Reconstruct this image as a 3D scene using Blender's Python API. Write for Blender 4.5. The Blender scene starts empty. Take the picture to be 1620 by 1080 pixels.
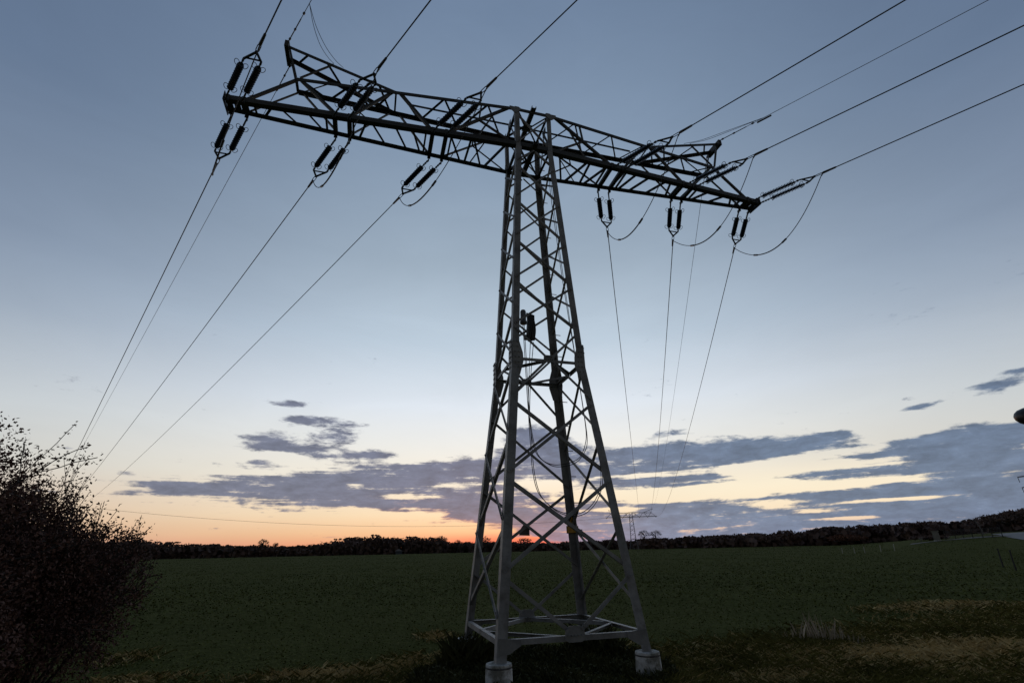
import bpy, math, random
import numpy as np
from mathutils import Vector, Matrix
random.seed(7); rng = np.random.default_rng(7)
R = math.radians
scene = bpy.context.scene
COL = scene.collection
PI = math.pi

# ------------------------------------------------------------------ camera
CAM = np.array([-3.5716, -10.2408, 2.16]); F = 765.6053      # focal length in pixels of the 1620 px wide photograph
YAW, PITCH, ROLL = 0.2818, 0.4091, -0.0211
_f = np.array([math.sin(YAW)*math.cos(PITCH), math.cos(YAW)*math.cos(PITCH), math.sin(PITCH)])
_r0 = np.cross(_f, [0, 0, 1.0]); _r0 /= np.linalg.norm(_r0); _u0 = np.cross(_r0, _f)
_r = math.cos(ROLL)*_r0 + math.sin(ROLL)*_u0; _u = -math.sin(ROLL)*_r0 + math.cos(ROLL)*_u0
cam = bpy.data.cameras.new("camera"); cam.sensor_width = 36; cam.lens = F/1620*36; cam.clip_start = .05; cam.clip_end = 9000
co = bpy.data.objects.new("camera", cam); COL.objects.link(co); scene.camera = co
M = Matrix(((_r[0], _u[0], -_f[0], CAM[0]), (_r[1], _u[1], -_f[1], CAM[1]), (_r[2], _u[2], -_f[2], CAM[2]), (0, 0, 0, 1)))
co.matrix_world = M
def ray(px, py):
    d = _f + _r*(px-810)/F + _u*(540-py)/F
    return d/np.linalg.norm(d)
def azel(px, py):
    d = ray(px, py); return math.degrees(math.atan2(d[0], d[1])), math.degrees(math.asin(d[2]))
def at(px, py, D):                                            # point D metres away (level distance) along a line of sight
    d = ray(px, py); return CAM + d*(D/math.hypot(d[0], d[1]))
def pol(az, D, z=0.):                                         # point by azimuth and level distance from the photographer
    return np.array([CAM[0]+D*math.sin(R(az)), CAM[1]+D*math.cos(R(az)), z])

# ------------------------------------------------------------------ colour management
scene.view_settings.view_transform = 'Standard'; scene.view_settings.look = 'None'
scene.view_settings.exposure = 0; scene.view_settings.gamma = 1; scene.view_settings.use_curve_mapping = False
scene.cycles.max_bounces = 6

# ------------------------------------------------------------------ world: dusk sky with cloud banks
def lin(c):
    return tuple(((v/255)/12.92 if v/255 <= .04045 else ((v/255+.055)/1.055)**2.4) for v in c)
world = bpy.data.worlds.new("World"); scene.world = world; world.use_nodes = True
nt = world.node_tree; nt.nodes.clear()
def _in(n, i, v):
    if hasattr(v, 'is_output'): nt.links.new(v, n.inputs[i])
    elif v is not None: n.inputs[i].default_value = v
def m_(op, a, b=None, c=None, clamp=False):
    n = nt.nodes.new('ShaderNodeMath'); n.operation = op; n.use_clamp = clamp
    _in(n, 0, a); _in(n, 1, b); _in(n, 2, c); return n.outputs[0]
def v_(op, a, b=None, out=0):
    n = nt.nodes.new('ShaderNodeVectorMath'); n.operation = op; _in(n, 0, a); _in(n, 1, b); return n.outputs[out]
def comb(x, y, z):
    n = nt.nodes.new('ShaderNodeCombineXYZ'); _in(n, 0, x); _in(n, 1, y); _in(n, 2, z); return n.outputs[0]
def mapr(v, a, b, c=0., d=1., smooth=True):
    n = nt.nodes.new('ShaderNodeMapRange'); n.interpolation_type = 'SMOOTHSTEP' if smooth else 'LINEAR'
    _in(n, 0, v); n.inputs[1].default_value = a; n.inputs[2].default_value = b; n.inputs[3].default_value = c; n.inputs[4].default_value = d
    return n.outputs[0]
def ramp(v, lo, hi, stops):
    t = mapr(v, lo, hi, smooth=False); n = nt.nodes.new('ShaderNodeValToRGB'); _in(n, 0, t); cr = n.color_ramp
    while len(cr.elements) > 1: cr.elements.remove(cr.elements[-1])
    for i, (p, c) in enumerate(stops):
        e = cr.elements[0] if i == 0 else cr.elements.new((p-lo)/(hi-lo))
        e.position = (p-lo)/(hi-lo); e.color = (*lin(c), 1)
    return n.outputs[0]
def mix(f, a, b, mode='MIX'):
    n = nt.nodes.new('ShaderNodeMix'); n.data_type = 'RGBA'; n.blend_type = mode
    _in(n, 0, f); _in(n, 6, a); _in(n, 7, b); return n.outputs[2]
def noise(vec, scale, detail=6, rough=.58, dist=0.):
    n = nt.nodes.new('ShaderNodeTexNoise'); _in(n, 'Vector', vec); n.inputs['Scale'].default_value = scale
    n.inputs['Detail'].default_value = detail; n.inputs['Roughness'].default_value = rough; n.inputs['Distortion'].default_value = dist
    return n.outputs[0]
tc = nt.nodes.new('ShaderNodeTexCoord'); sx = nt.nodes.new('ShaderNodeSeparateXYZ'); nt.links.new(tc.outputs['Generated'], sx.inputs[0])
AZ = m_('MULTIPLY', m_('ARCTAN2', sx.outputs[0], sx.outputs[1]), 57.29578)
EL = m_('MULTIPLY', m_('ARCSINE', sx.outputs[2]), 57.29578)
C0 = [(-3, (180, 90, 80)), (0.6, (238, 148, 110)), (2.0, (248, 198, 150)), (3.9, (253, 226, 188)), (7.5, (251, 241, 222)), (11.5, (240, 240, 236)),
      (15.7, (226, 234, 243)), (23, (192, 208, 223)), (32, (160, 177, 194)), (45, (134, 154, 178)), (57, (114, 134, 161)), (90, (80, 100, 130))]
C1 = [(-3, (180, 145, 135)), (1, (200, 160, 145)), (3, (210, 182, 160)), (8, (202, 203, 200)), (12.5, (192, 200, 206)), (20, (150, 164, 182)),
      (26, (127, 143, 166)), (39, (101, 120, 147)), (90, (72, 91, 122))]
daz = m_('ABSOLUTE', m_('SUBTRACT', m_('FLOORED_MODULO', m_('ADD', AZ, 164.), 360.), 180.))
sky = mix(mapr(daz, 8, 62), ramp(EL, -3, 90, C0), ramp(EL, -3, 90, C1))
C2 = [(-3, (214, 176, 160)), (1.2, (236, 200, 176)), (3.2, (250, 228, 196)), (6, (252, 240, 214)), (9, (248, 240, 222))]
sky = mix(m_('MULTIPLY', m_('MULTIPLY', mapr(AZ, 20, 31), mapr(AZ, 58, 76, 1., 0.)), mapr(EL, 9, 5)), sky, ramp(EL, -3, 9, C2))
# red after-glow low where the sun has just gone
g = m_('MULTIPLY', m_('POWER', 2.718, m_('MULTIPLY', m_('POWER', m_('DIVIDE', m_('SUBTRACT', AZ, 17.), 10.), 2.), -1.)), mapr(EL, 2.2, .7))
sky = mix(m_('MULTIPLY', g, .9), sky, (*lin((248, 104, 88)), 1))
# cloud banks: soft ellipses (placed in azimuth and elevation) broken up by noise
PX = [  # x, y, rx, ry, amount - read off as directions
 (420, 773, 150, 15, .9), (600, 766, 150, 22, 1.0), (735, 757, 120, 19, .9), (300, 772, 60, 9, .7), (700, 790, 150, 14, .75), (560, 795, 90, 9, .6),
 (760, 735, 60, 12, .7), (640, 742, 90, 8, .6), (845, 690, 40, 18, .75), (850, 720, 60, 26, .8), (900, 752, 90, 12, .5), (860, 800, 120, 20, .85),
 (1010, 728, 90, 25, 1.0), (1130, 718, 110, 20, 1.0), (1235, 706, 90, 13, .95), (1300, 697, 40, 9, .7), (1010, 765, 100, 9, .85), (1100, 757, 60, 9, .7),
 (1440, 705, 90, 12, .8), (1560, 708, 90, 30, 1.1), (1400, 722, 50, 7, .6), (1540, 690, 90, 14, .9), (1270, 756, 50, 11, .85), (1370, 745, 110, 9, .8),
 (1480, 772, 150, 20, 1.0), (1590, 780, 120, 60, 1.1), (1330, 790, 150, 13, .9), (1180, 800, 190, 13, .9), (1250, 838, 300, 20, 1.1), (1000, 815, 150, 18, .9),
 (1500, 820, 180, 25, 1.0), (1050, 845, 200, 16, .9),
 (460, 639, 30, 6, .75), (482, 664, 30, 8, .8), (428, 697, 45, 13, .8), (530, 690, 45, 13, .85), (478, 710, 60, 7, .55), (410, 730, 25, 6, .8), (585, 719, 30, 7, .75), (520, 722, 40, 6, .6),
 (545, 668, 30, 8, .6), (1575, 612, 45, 9, .75), (1610, 586, 30, 5, .7), (1448, 645, 32, 5, .7), (1060, 684, 30, 6, .6), (1320, 686, 30, 5, .5), (200, 747, 17, 4, .6), (107, 709, 14, 3, .5), (460, 808, 25, 3, .5),
 (800, 820, 70, 8, .6), (760, 812, 40, 6, .7), (900, 835, 90, 14, .7),
 (1130, 776, 95, 8, -1.0), (1040, 793, 70, 4, -.8), (1220, 766, 50, 7, -.9), (1200, 742, 80, 9, -.9), (640, 785, 45, 4, -.6), (560, 768, 25, 3, -.5), (705, 770, 40, 5, -.6), (900, 788, 60, 5, -.8), (870, 768, 55, 10, -.8),
 (1420, 760, 70, 4, -.7), (1300, 770, 60, 4, -.7), (1600, 745, 25, 6, -.7), (1010, 752, 70, 4, -.8), (1000, 783, 60, 4, -.7), (1220, 797, 45, 6, -1.0), (1290, 808, 25, 3, -.8), (1340, 819, 50, 3, -1.1), (1390, 790, 60, 3, -.9), (980, 806, 30, 4, -.7), (1450, 788, 25, 2, -.8)]
P = comb(AZ, EL, 0.)
dens = gaps = None
for (x, y, rx, ry, a) in PX:
    a0, e0 = azel(x, y); a1, _e = azel(x+rx, y); _a, e1 = azel(x, y-ry)
    q = v_('MULTIPLY', v_('SUBTRACT', P, (a0, e0, 0)), (1/max(.2, a1-a0), 1/max(.1, e1-e0), 0))
    gss = m_('MULTIPLY', m_('POWER', 2.718282, m_('MULTIPLY', v_('DOT_PRODUCT', q, q, 1), -.8)), a)
    if a > 0: dens = gss if dens is None else m_('ADD', dens, gss)
    else: gaps = gss if gaps is None else m_('ADD', gaps, gss)
dens = m_('ADD', m_('MINIMUM', dens, .86), gaps)
NV = comb(m_('MULTIPLY', AZ, .16), m_('MULTIPLY', EL, .62), 3.7)
n1 = noise(NV, 1.0, 10, .60, .5)
n2 = noise(comb(m_('MULTIPLY', AZ, .42), m_('MULTIPLY', EL, 1.25), 11.2), 1.0, 9, .66, .25)
d = m_('ADD', dens, m_('ADD', m_('MULTIPLY', m_('SUBTRACT', n1, .5), 1.35), m_('MULTIPLY', m_('SUBTRACT', n2, .5), 1.45)))
n3 = noise(comb(m_('MULTIPLY', AZ, .085), m_('MULTIPLY', m_('ADD', EL, m_('MULTIPLY', AZ, -.012)), 2.1), 5.5), 1.0, 6, .55, .15)
d = m_('ADD', d, m_('MULTIPLY', m_('MULTIPLY', m_('SUBTRACT', n3, .5), 1.7), mapr(EL, 11, 7)))
cov = m_('MULTIPLY', mapr(d, .28, .70), mapr(EL, 26, 20))
cc = ramp(AZ, -40, 80, [(-40, (116, 121, 140)), (-8, (111, 117, 138)), (10, (106, 114, 138)), (24, (98, 114, 140)), (45, (102, 120, 146)), (80, (102, 118, 143))])
low = ramp(AZ, -40, 80, [(-40, (150, 134, 138)), (5, (140, 126, 140)), (18, (134, 128, 150)), (24, (120, 132, 158)), (32, (116, 135, 162)), (80, (100, 117, 144))])
cc = mix(mapr(EL, 4.6, 1.2), cc, low)
cc = mix(1., cc, comb(*[mapr(n2, .28, .72, 1.36, .74, False)]*3), 'MULTIPLY')
thin = mapr(d, .45, .80)
cc = mix(m_('MULTIPLY', m_('SUBTRACT', 1., thin), .03), cc, sky)
# undersides near the sun catch pink light
uk = m_('MULTIPLY', m_('POWER', 2.718, m_('MULTIPLY', m_('POWER', m_('DIVIDE', m_('SUBTRACT', AZ, 9.), 11.), 2.), -1.)), m_('MULTIPLY', mapr(EL, 6.5, 3.2), m_('SUBTRACT', 1., thin)))
cc = mix(m_('MULTIPLY', uk, .6), cc, (*lin((214, 140, 128)), 1))
ci = noise(comb(m_('MULTIPLY', AZ, .05), m_('MULTIPLY', EL, .16), 2.2), 1.0, 7, .6, .8)
sky = mix(1., sky, comb(*[mapr(ci, .25, .75, .965, 1.035, False)]*3), 'MULTIPLY')      # faint high veil
sky = mix(m_('MULTIPLY', cov, .97), sky, cc)
# the half of the sky away from the sunset is already dark
sky = mix(1., sky, comb(*[mapr(daz, 60, 125, 1., .30)]*3), 'MULTIPLY')
sky = mix(mapr(EL, -.5, -3.), sky, (*lin((40, 42, 40)), 1))
# physical dusk sky underneath, sun at the horizon behind the wood
nis = nt.nodes.new('ShaderNodeTexSky'); nis.sky_type = 'NISHITA'; nis.sun_disc = False; nis.sun_elevation = R(.6); nis.sun_rotation = R(16.5)
b1 = nt.nodes.new('ShaderNodeBackground'); nt.links.new(sky, b1.inputs[0]); b1.inputs[1].default_value = .97
b2 = nt.nodes.new('ShaderNodeBackground'); nt.links.new(nis.outputs[0], b2.inputs[0]); b2.inputs[1].default_value = .008
ad = nt.nodes.new('ShaderNodeAddShader'); nt.links.new(b1.outputs[0], ad.inputs[0]); nt.links.new(b2.outputs[0], ad.inputs[1])
wo = nt.nodes.new('ShaderNodeOutputWorld'); nt.links.new(ad.outputs[0], wo.inputs[0])

# ------------------------------------------------------------------ sun, on the horizon behind the trees
sl = bpy.data.lights.new("sun", 'SUN'); sl.energy = .12; sl.angle = R(.5); sl.color = (1, .55, .3)
so = bpy.data.objects.new("sun", sl); COL.objects.link(so); so.location = (20, 60, 30)
sd = Vector((math.sin(R(16.5))*math.cos(R(.6)), math.cos(R(16.5))*math.cos(R(.6)), math.sin(R(.6))))
so.rotation_euler = sd.to_track_quat('Z', 'Y').to_euler()

# ------------------------------------------------------------------ helpers
class MB:
    def __init__(s): s.v = []; s.f = []
    def add(s, v, f):
        o = len(s.v); s.v += [tuple(map(float, p)) for p in v]; s.f += [tuple(i+o for i in q) for q in f]; return s
    def hexa(s, p):   # 8 corners: bottom ring 0-3, top ring 4-7
        return s.add(p, [(3, 2, 1, 0), (4, 5, 6, 7), (0, 1, 5, 4), (1, 2, 6, 5), (2, 3, 7, 6), (3, 0, 4, 7)])
    def box(s, c, hx, hy, hz, X=(1, 0, 0), Y=(0, 1, 0), Z=(0, 0, 1)):
        c, X, Y, Z = (np.array(a, float) for a in (c, X, Y, Z))
        return s.hexa([c+X*a*hx+Y*b*hy+Z*e*hz for e in (-1, 1) for a, b in ((-1, -1), (1, -1), (1, 1), (-1, 1))])
    def slab(s, p0, p1, u, v, u0, u1, v0, v1):  # bar along p0-p1 with a rectangular section in the frame u, v
        p0, p1 = np.array(p0, float), np.array(p1, float)
        return s.hexa([p+u*a+v*b for p in (p0, p1) for a, b in ((u0, v0), (u1, v0), (u1, v1), (u0, v1))])
    def angle(s, p0, p1, size, uh, vh, t=None, size2=None):  # L-section steel
        p0, p1 = np.array(p0, float), np.array(p1, float); d = p1-p0; d /= np.linalg.norm(d)
        u = np.array(uh, float); u -= d*(u@d); u /= np.linalg.norm(u)
        v = np.array(vh, float); v -= d*(v@d); v -= u*(v@u); v /= np.linalg.norm(v)
        t = t or max(.006, size*.11)
        s.slab(p0, p1, u, v, 0, size, 0, t); s.slab(p0, p1, u, v, 0, t, t, size2 or size); return s
    def channel(s, p0, p1, w, h, uh, vh, t=.012):  # U-section: web along u, two flanges along v
        p0, p1 = np.array(p0, float), np.array(p1, float); d = p1-p0; d /= np.linalg.norm(d)
        u = np.array(uh, float); u -= d*(u@d); u /= np.linalg.norm(u)
        v = np.array(vh, float); v -= d*(v@d); v -= u*(v@u); v /= np.linalg.norm(v)
        s.slab(p0, p1, u, v, -w/2, w/2, 0, t); s.slab(p0, p1, u, v, -w/2, -w/2+t, t, h); s.slab(p0, p1, u, v, w/2-t, w/2, t, h); return s
    def tube(s, pts, rad, n=6, cap=True):
        pts = [np.array(p, float) for p in pts]; rad = rad if hasattr(rad, '__len__') else [rad]*len(pts)
        vs = []; ref = None
        for i, p in enumerate(pts):
            d = pts[min(i+1, len(pts)-1)]-pts[max(i-1, 0)]; d /= np.linalg.norm(d)+1e-12
            if ref is None: ref = np.array([0, 0, 1.]) if abs(d[2]) < .9 else np.array([1., 0, 0])
            a = np.cross(d, ref); a /= np.linalg.norm(a)+1e-12; b = np.cross(a, d); ref = b
            for k in range(n):
                w = 2*PI*k/n; vs.append(p+(a*math.cos(w)+b*math.sin(w))*rad[i])
        fs = [(i*n+k, i*n+(k+1) % n, (i+1)*n+(k+1) % n, (i+1)*n+k) for i in range(len(pts)-1) for k in range(n)]
        if cap: fs += [tuple(range(n))[::-1], tuple((len(pts)-1)*n+k for k in range(n))]
        return s.add(vs, fs)
    def prism(s, pts, nrm, t):   # flat polygon given thickness t along nrm
        pts = [np.array(p, float) for p in pts]; nrm = np.array(nrm, float); n = len(pts)
        return s.add(pts+[p+nrm*t for p in pts], [tuple(range(n))[::-1], tuple(range(n, 2*n))]+[(i, (i+1) % n, n+(i+1) % n, n+i) for i in range(n)])
def obj(name, mb, mat, parent=None, smooth=False):
    me = bpy.data.meshes.new(name); me.from_pydata(mb.v, [], mb.f); me.update()
    if mat: me.materials.append(mat)
    if smooth: me.polygons.foreach_set('use_smooth', [True]*len(me.polygons))
    o = bpy.data.objects.new(name, me); COL.objects.link(o)
    if parent: o.parent = parent
    return o
def tag(o, label=None, cat=None, group=None, kind=None):
    if label: o['label'] = label
    if cat: o['category'] = cat
    if group: o['group'] = group
    if kind: o['kind'] = kind
    return o
def thing(name, label, cat, group=None, loc=(0, 0, 0)):
    o = bpy.data.objects.new(name, None); o.empty_display_size = .3; COL.objects.link(o); o.location = loc
    return tag(o, label, cat, group)
def quads_obj(name, V, mat, parent=None, corners=4):           # V: (n, corners, 3) loose faces
    n = len(V); me = bpy.data.meshes.new(name)
    me.vertices.add(n*corners); me.vertices.foreach_set('co', V.reshape(-1).astype(np.float32))
    me.loops.add(n*corners); me.loops.foreach_set('vertex_index', np.arange(n*corners, dtype=np.int32))
    me.polygons.add(n); me.polygons.foreach_set('loop_start', np.arange(0, n*corners, corners, dtype=np.int32))
    me.update(calc_edges=True); me.materials.append(mat)
    o = bpy.data.objects.new(name, me); COL.objects.link(o)
    if parent: o.parent = parent
    return o
def mat(name, col, rough=.6, metal=0., col2=None, scale=3., bump=0., spec=.5, detail=6, coords='Object', lo=.35, hi=.65, bscale=None):
    m = bpy.data.materials.new(name); m.use_nodes = True; t = m.node_tree; b = t.nodes['Principled BSDF']
    b.inputs['Roughness'].default_value = rough; b.inputs['Metallic'].default_value = metal
    b.inputs['Specular IOR Level'].default_value = spec; b.inputs['Base Color'].default_value = (*col, 1)
    if col2 or bump:
        c = t.nodes.new('ShaderNodeTexCoord'); n = t.nodes.new('ShaderNodeTexNoise'); t.links.new(c.outputs[coords], n.inputs['Vector'])
        n.inputs['Scale'].default_value = scale; n.inputs['Detail'].default_value = detail; n.inputs['Roughness'].default_value = .65
    if col2:
        r = t.nodes.new('ShaderNodeValToRGB'); t.links.new(n.outputs[0], r.inputs[0])
        r.color_ramp.elements[0].position = lo; r.color_ramp.elements[1].position = hi
        r.color_ramp.elements[0].color = (*col, 1); r.color_ramp.elements[1].color = (*col2, 1); t.links.new(r.outputs[0], b.inputs['Base Color'])
    if bump:
        n2_ = t.nodes.new('ShaderNodeTexNoise'); t.links.new(c.outputs[coords], n2_.inputs['Vector']); n2_.inputs['Scale'].default_value = bscale or scale*4; n2_.inputs['Detail'].default_value = 8
        bp = t.nodes.new('ShaderNodeBump'); bp.inputs['Strength'].default_value = bump; bp.inputs['Distance'].default_value = .05
        t.links.new(n2_.outputs[0], bp.inputs['Height']); t.links.new(bp.outputs[0], b.inputs['Normal'])
    return m
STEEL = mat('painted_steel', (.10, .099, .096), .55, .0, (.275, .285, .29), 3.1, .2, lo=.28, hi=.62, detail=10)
STEEL_SHADED = mat('shaded_steel', (.028, .029, .026), .6, .0, (.055, .056, .050), 2.5, .12)  # darker steel copy for the crossarm, its underside shade put into the colour
PLATE = mat('bolted_plate', (.15, .155, .16), .5, 0, (.23, .24, .24), 4, .1)
GALV = mat('galvanised_fitting', (.09, .09, .095), .45, .5)
INSUL = mat('blue_glaze', (.012, .026, .055), .22, 0, (.02, .04, .075), 5, spec=.6)
WIRE = mat('dull_aluminium_wire', (.06, .06, .065), .6, .3)
CABLE = mat('black_cable_sheath', (.02, .02, .022), .5)
CONC = mat('whitewashed_concrete', (.20, .20, .175), .9, 0, (.62, .63, .62), 3.2, .7, lo=.40, hi=.54, detail=11)
DARKBAND = mat('bitumen_band', (.03, .03, .03), .8, 0, (.12, .12, .12), 9, .4)
YEL = mat('yellow_enamel', (.55, .30, .02), .45, 0, (.48, .24, .02), 6)
BLACKP = mat('black_paint', (.01, .01, .01), .5)

# ------------------------------------------------------------------ ground
def sstep(a, b, x): t = np.clip((x-a)/(b-a), 0, 1); return t*t*(3-2*t)
def gz(x, y):
    dx, dy = np.asarray(x, float)-CAM[0], np.asarray(y, float)-CAM[1]; D = np.hypot(dx, dy); az = np.degrees(np.arctan2(dx, dy))
    h = 2.05*sstep(18, 185, D)
    h = h + sstep(47, 60, az)*sstep(55, 120, D)*2.1*(1-sstep(90, 150, np.abs(az)))
    h = h + .06*np.sin(x*.31+1.3)*np.sin(y*.27)*sstep(6, 16, D) + .04*np.sin(x*.9+y*.4)*np.sin(y*.8-x*.2)
    h = h + .13*np.exp(-((np.asarray(x)-1.45)**2+(np.asarray(y)+1.9)**2)/.55)
    return h
def gmat():
    m = bpy.data.materials.new('field_soil_and_grass'); m.use_nodes = True; t = m.node_tree; b = t.nodes['Principled BSDF']
    b.inputs['Roughness'].default_value = .95; b.inputs['Specular IOR Level'].default_value = .03
    L = t.links.new; N = t.nodes.new
    c = N('ShaderNodeTexCoord'); s = N('ShaderNodeSeparateXYZ'); L(c.outputs['Object'], s.inputs[0])
    def nz(scale, det=6, vec=None, dist=0.):
        n = N('ShaderNodeTexNoise'); n.inputs['Scale'].default_value = scale; n.inputs['Detail'].default_value = det; n.inputs['Roughness'].default_value = .65; n.inputs['Distortion'].default_value = dist
        L(vec or c.outputs['Object'], n.inputs['Vector']); return n.outputs[0]
    def rp(v, a, b_, ca, cb):
        r = N('ShaderNodeValToRGB'); L(v, r.inputs[0]); e = r.color_ramp.elements; e[0].position = a; e[1].position = b_; e[0].color = (*ca, 1); e[1].color = (*cb, 1); return r.outputs[0]
    def mx(f, a, b_):
        n = N('ShaderNodeMix'); n.data_type = 'RGBA'; L(f, n.inputs[0]) if hasattr(f, 'is_output') else setattr(n.inputs[0], 'default_value', f); L(a, n.inputs[6]); L(b_, n.inputs[7]); return n.outputs[2]
    def ma(op, a, b_):
        n = N('ShaderNodeMath'); n.operation = op
        for i, v in enumerate((a, b_)):
            if hasattr(v, 'is_output'): L(v, n.inputs[i])
            else: n.inputs[i].default_value = v
        return n.outputs[0]
    crop = mx(nz(.05, 4), rp(nz(3.1, 8), .3, .7, (.046, .056, .012), (.092, .102, .026)), rp(nz(2.2, 8), .3, .7, (.055, .063, .013), (.108, .114, .029)))
    verge = mx(rp(nz(.35, 5, dist=.6), .42, .60, (0, 0, 0), (1, 1, 1)), rp(nz(5, 8), .3, .7, (.05, .05, .014), (.11, .10, .032)), rp(nz(6, 8), .3, .7, (.27, .19, .058), (.44, .32, .11)))
    edge = ma('ADD', ma('SUBTRACT', s.outputs[1], ma('MULTIPLY', ma('MAXIMUM', ma('SUBTRACT', s.outputs[0], 2.), 0.), .14)), ma('MULTIPLY', ma('SUBTRACT', nz(.5, 5), .5), 3.5))
    mr = N('ShaderNodeMapRange'); L(edge, mr.inputs[0]); mr.inputs[1].default_value = -.8; mr.inputs[2].default_value = 1.0; mr.inputs[3].default_value = 1; mr.inputs[4].default_value = 0
    L(mx(mr.outputs[0], crop, verge), b.inputs['Base Color'])
    bp = N('ShaderNodeBump'); bp.inputs['Strength'].default_value = 1.; bp.inputs['Distance'].default_value = .25; L(nz(2.4, 10), bp.inputs['Height']); L(bp.outputs[0], b.inputs['Normal'])
    return m
def build_ground():
    rr = np.concatenate([np.linspace(0, 40, 90), np.geomspace(41, 240, 70), np.geomspace(260, 4000, 14)]); na = 220
    aa = np.linspace(-PI, PI, na, endpoint=False); V = []
    for r in rr:
        x = CAM[0]+r*np.sin(aa); y = CAM[1]+r*np.cos(aa); V.append(np.stack([x, y, gz(x, y)], -1))
    mb = MB(); mb.v = [tuple(p) for p in np.concatenate(V)]
    mb.f = [(i*na+k, i*na+(k+1) % na, (i+1)*na+(k+1) % na, (i+1)*na+k) for i in range(len(rr)-1) for k in range(na)]
    mb.f = [f[::-1] for f in mb.f]
    o = obj('ground', mb, gmat(), smooth=True); o['kind'] = 'structure'; return o
build_ground()

# ------------------------------------------------------------------ pylon dimensions
ZS = [.5608, 6.0626, 12.4759, 13.8911]; WX = [1.3916, .8476, .5321, .5449]; WY = [1.4153, .8328, .5838, .5892]
T, TD, ZL = 7.8678, .1949, 12.4759        # crossarm tip, half depth there, height of the lower chords
U, UD, ZE = 6.3879, .2319, 13.6407        # end of the upper chords
PK, PD, ZP = 6.7538, .2175, 14.7748       # earth-wire peak
ZT = 13.8911; HR = 3.87                   # horn root
def leg(z, sx_, sy_): return np.array([sx_*np.interp(z, ZS, WX), sy_*np.interp(z, ZS, WY), z])
def low(X, f):
    a = abs(X); w2, v2 = WX[2], WY[2]
    return np.array([X, f*(v2 if a < w2 else v2+(TD-v2)*(a-w2)/(T-w2)), ZL])
def top(X, f):
    a = abs(X); w3, v3 = WX[3], WY[3]; t = 0 if a < w3 else (a-w3)/(U-w3)
    return np.array([X, f*(v3+(UD-v3)*t), ZT+(ZE-ZT)*t])
def horn(X, f):
    t = (abs(X)-HR)/(PK-HR); a = top(math.copysign(HR, X), f); return a+(np.array([math.copysign(PK, X), f*PD, ZP])-a)*t
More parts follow.
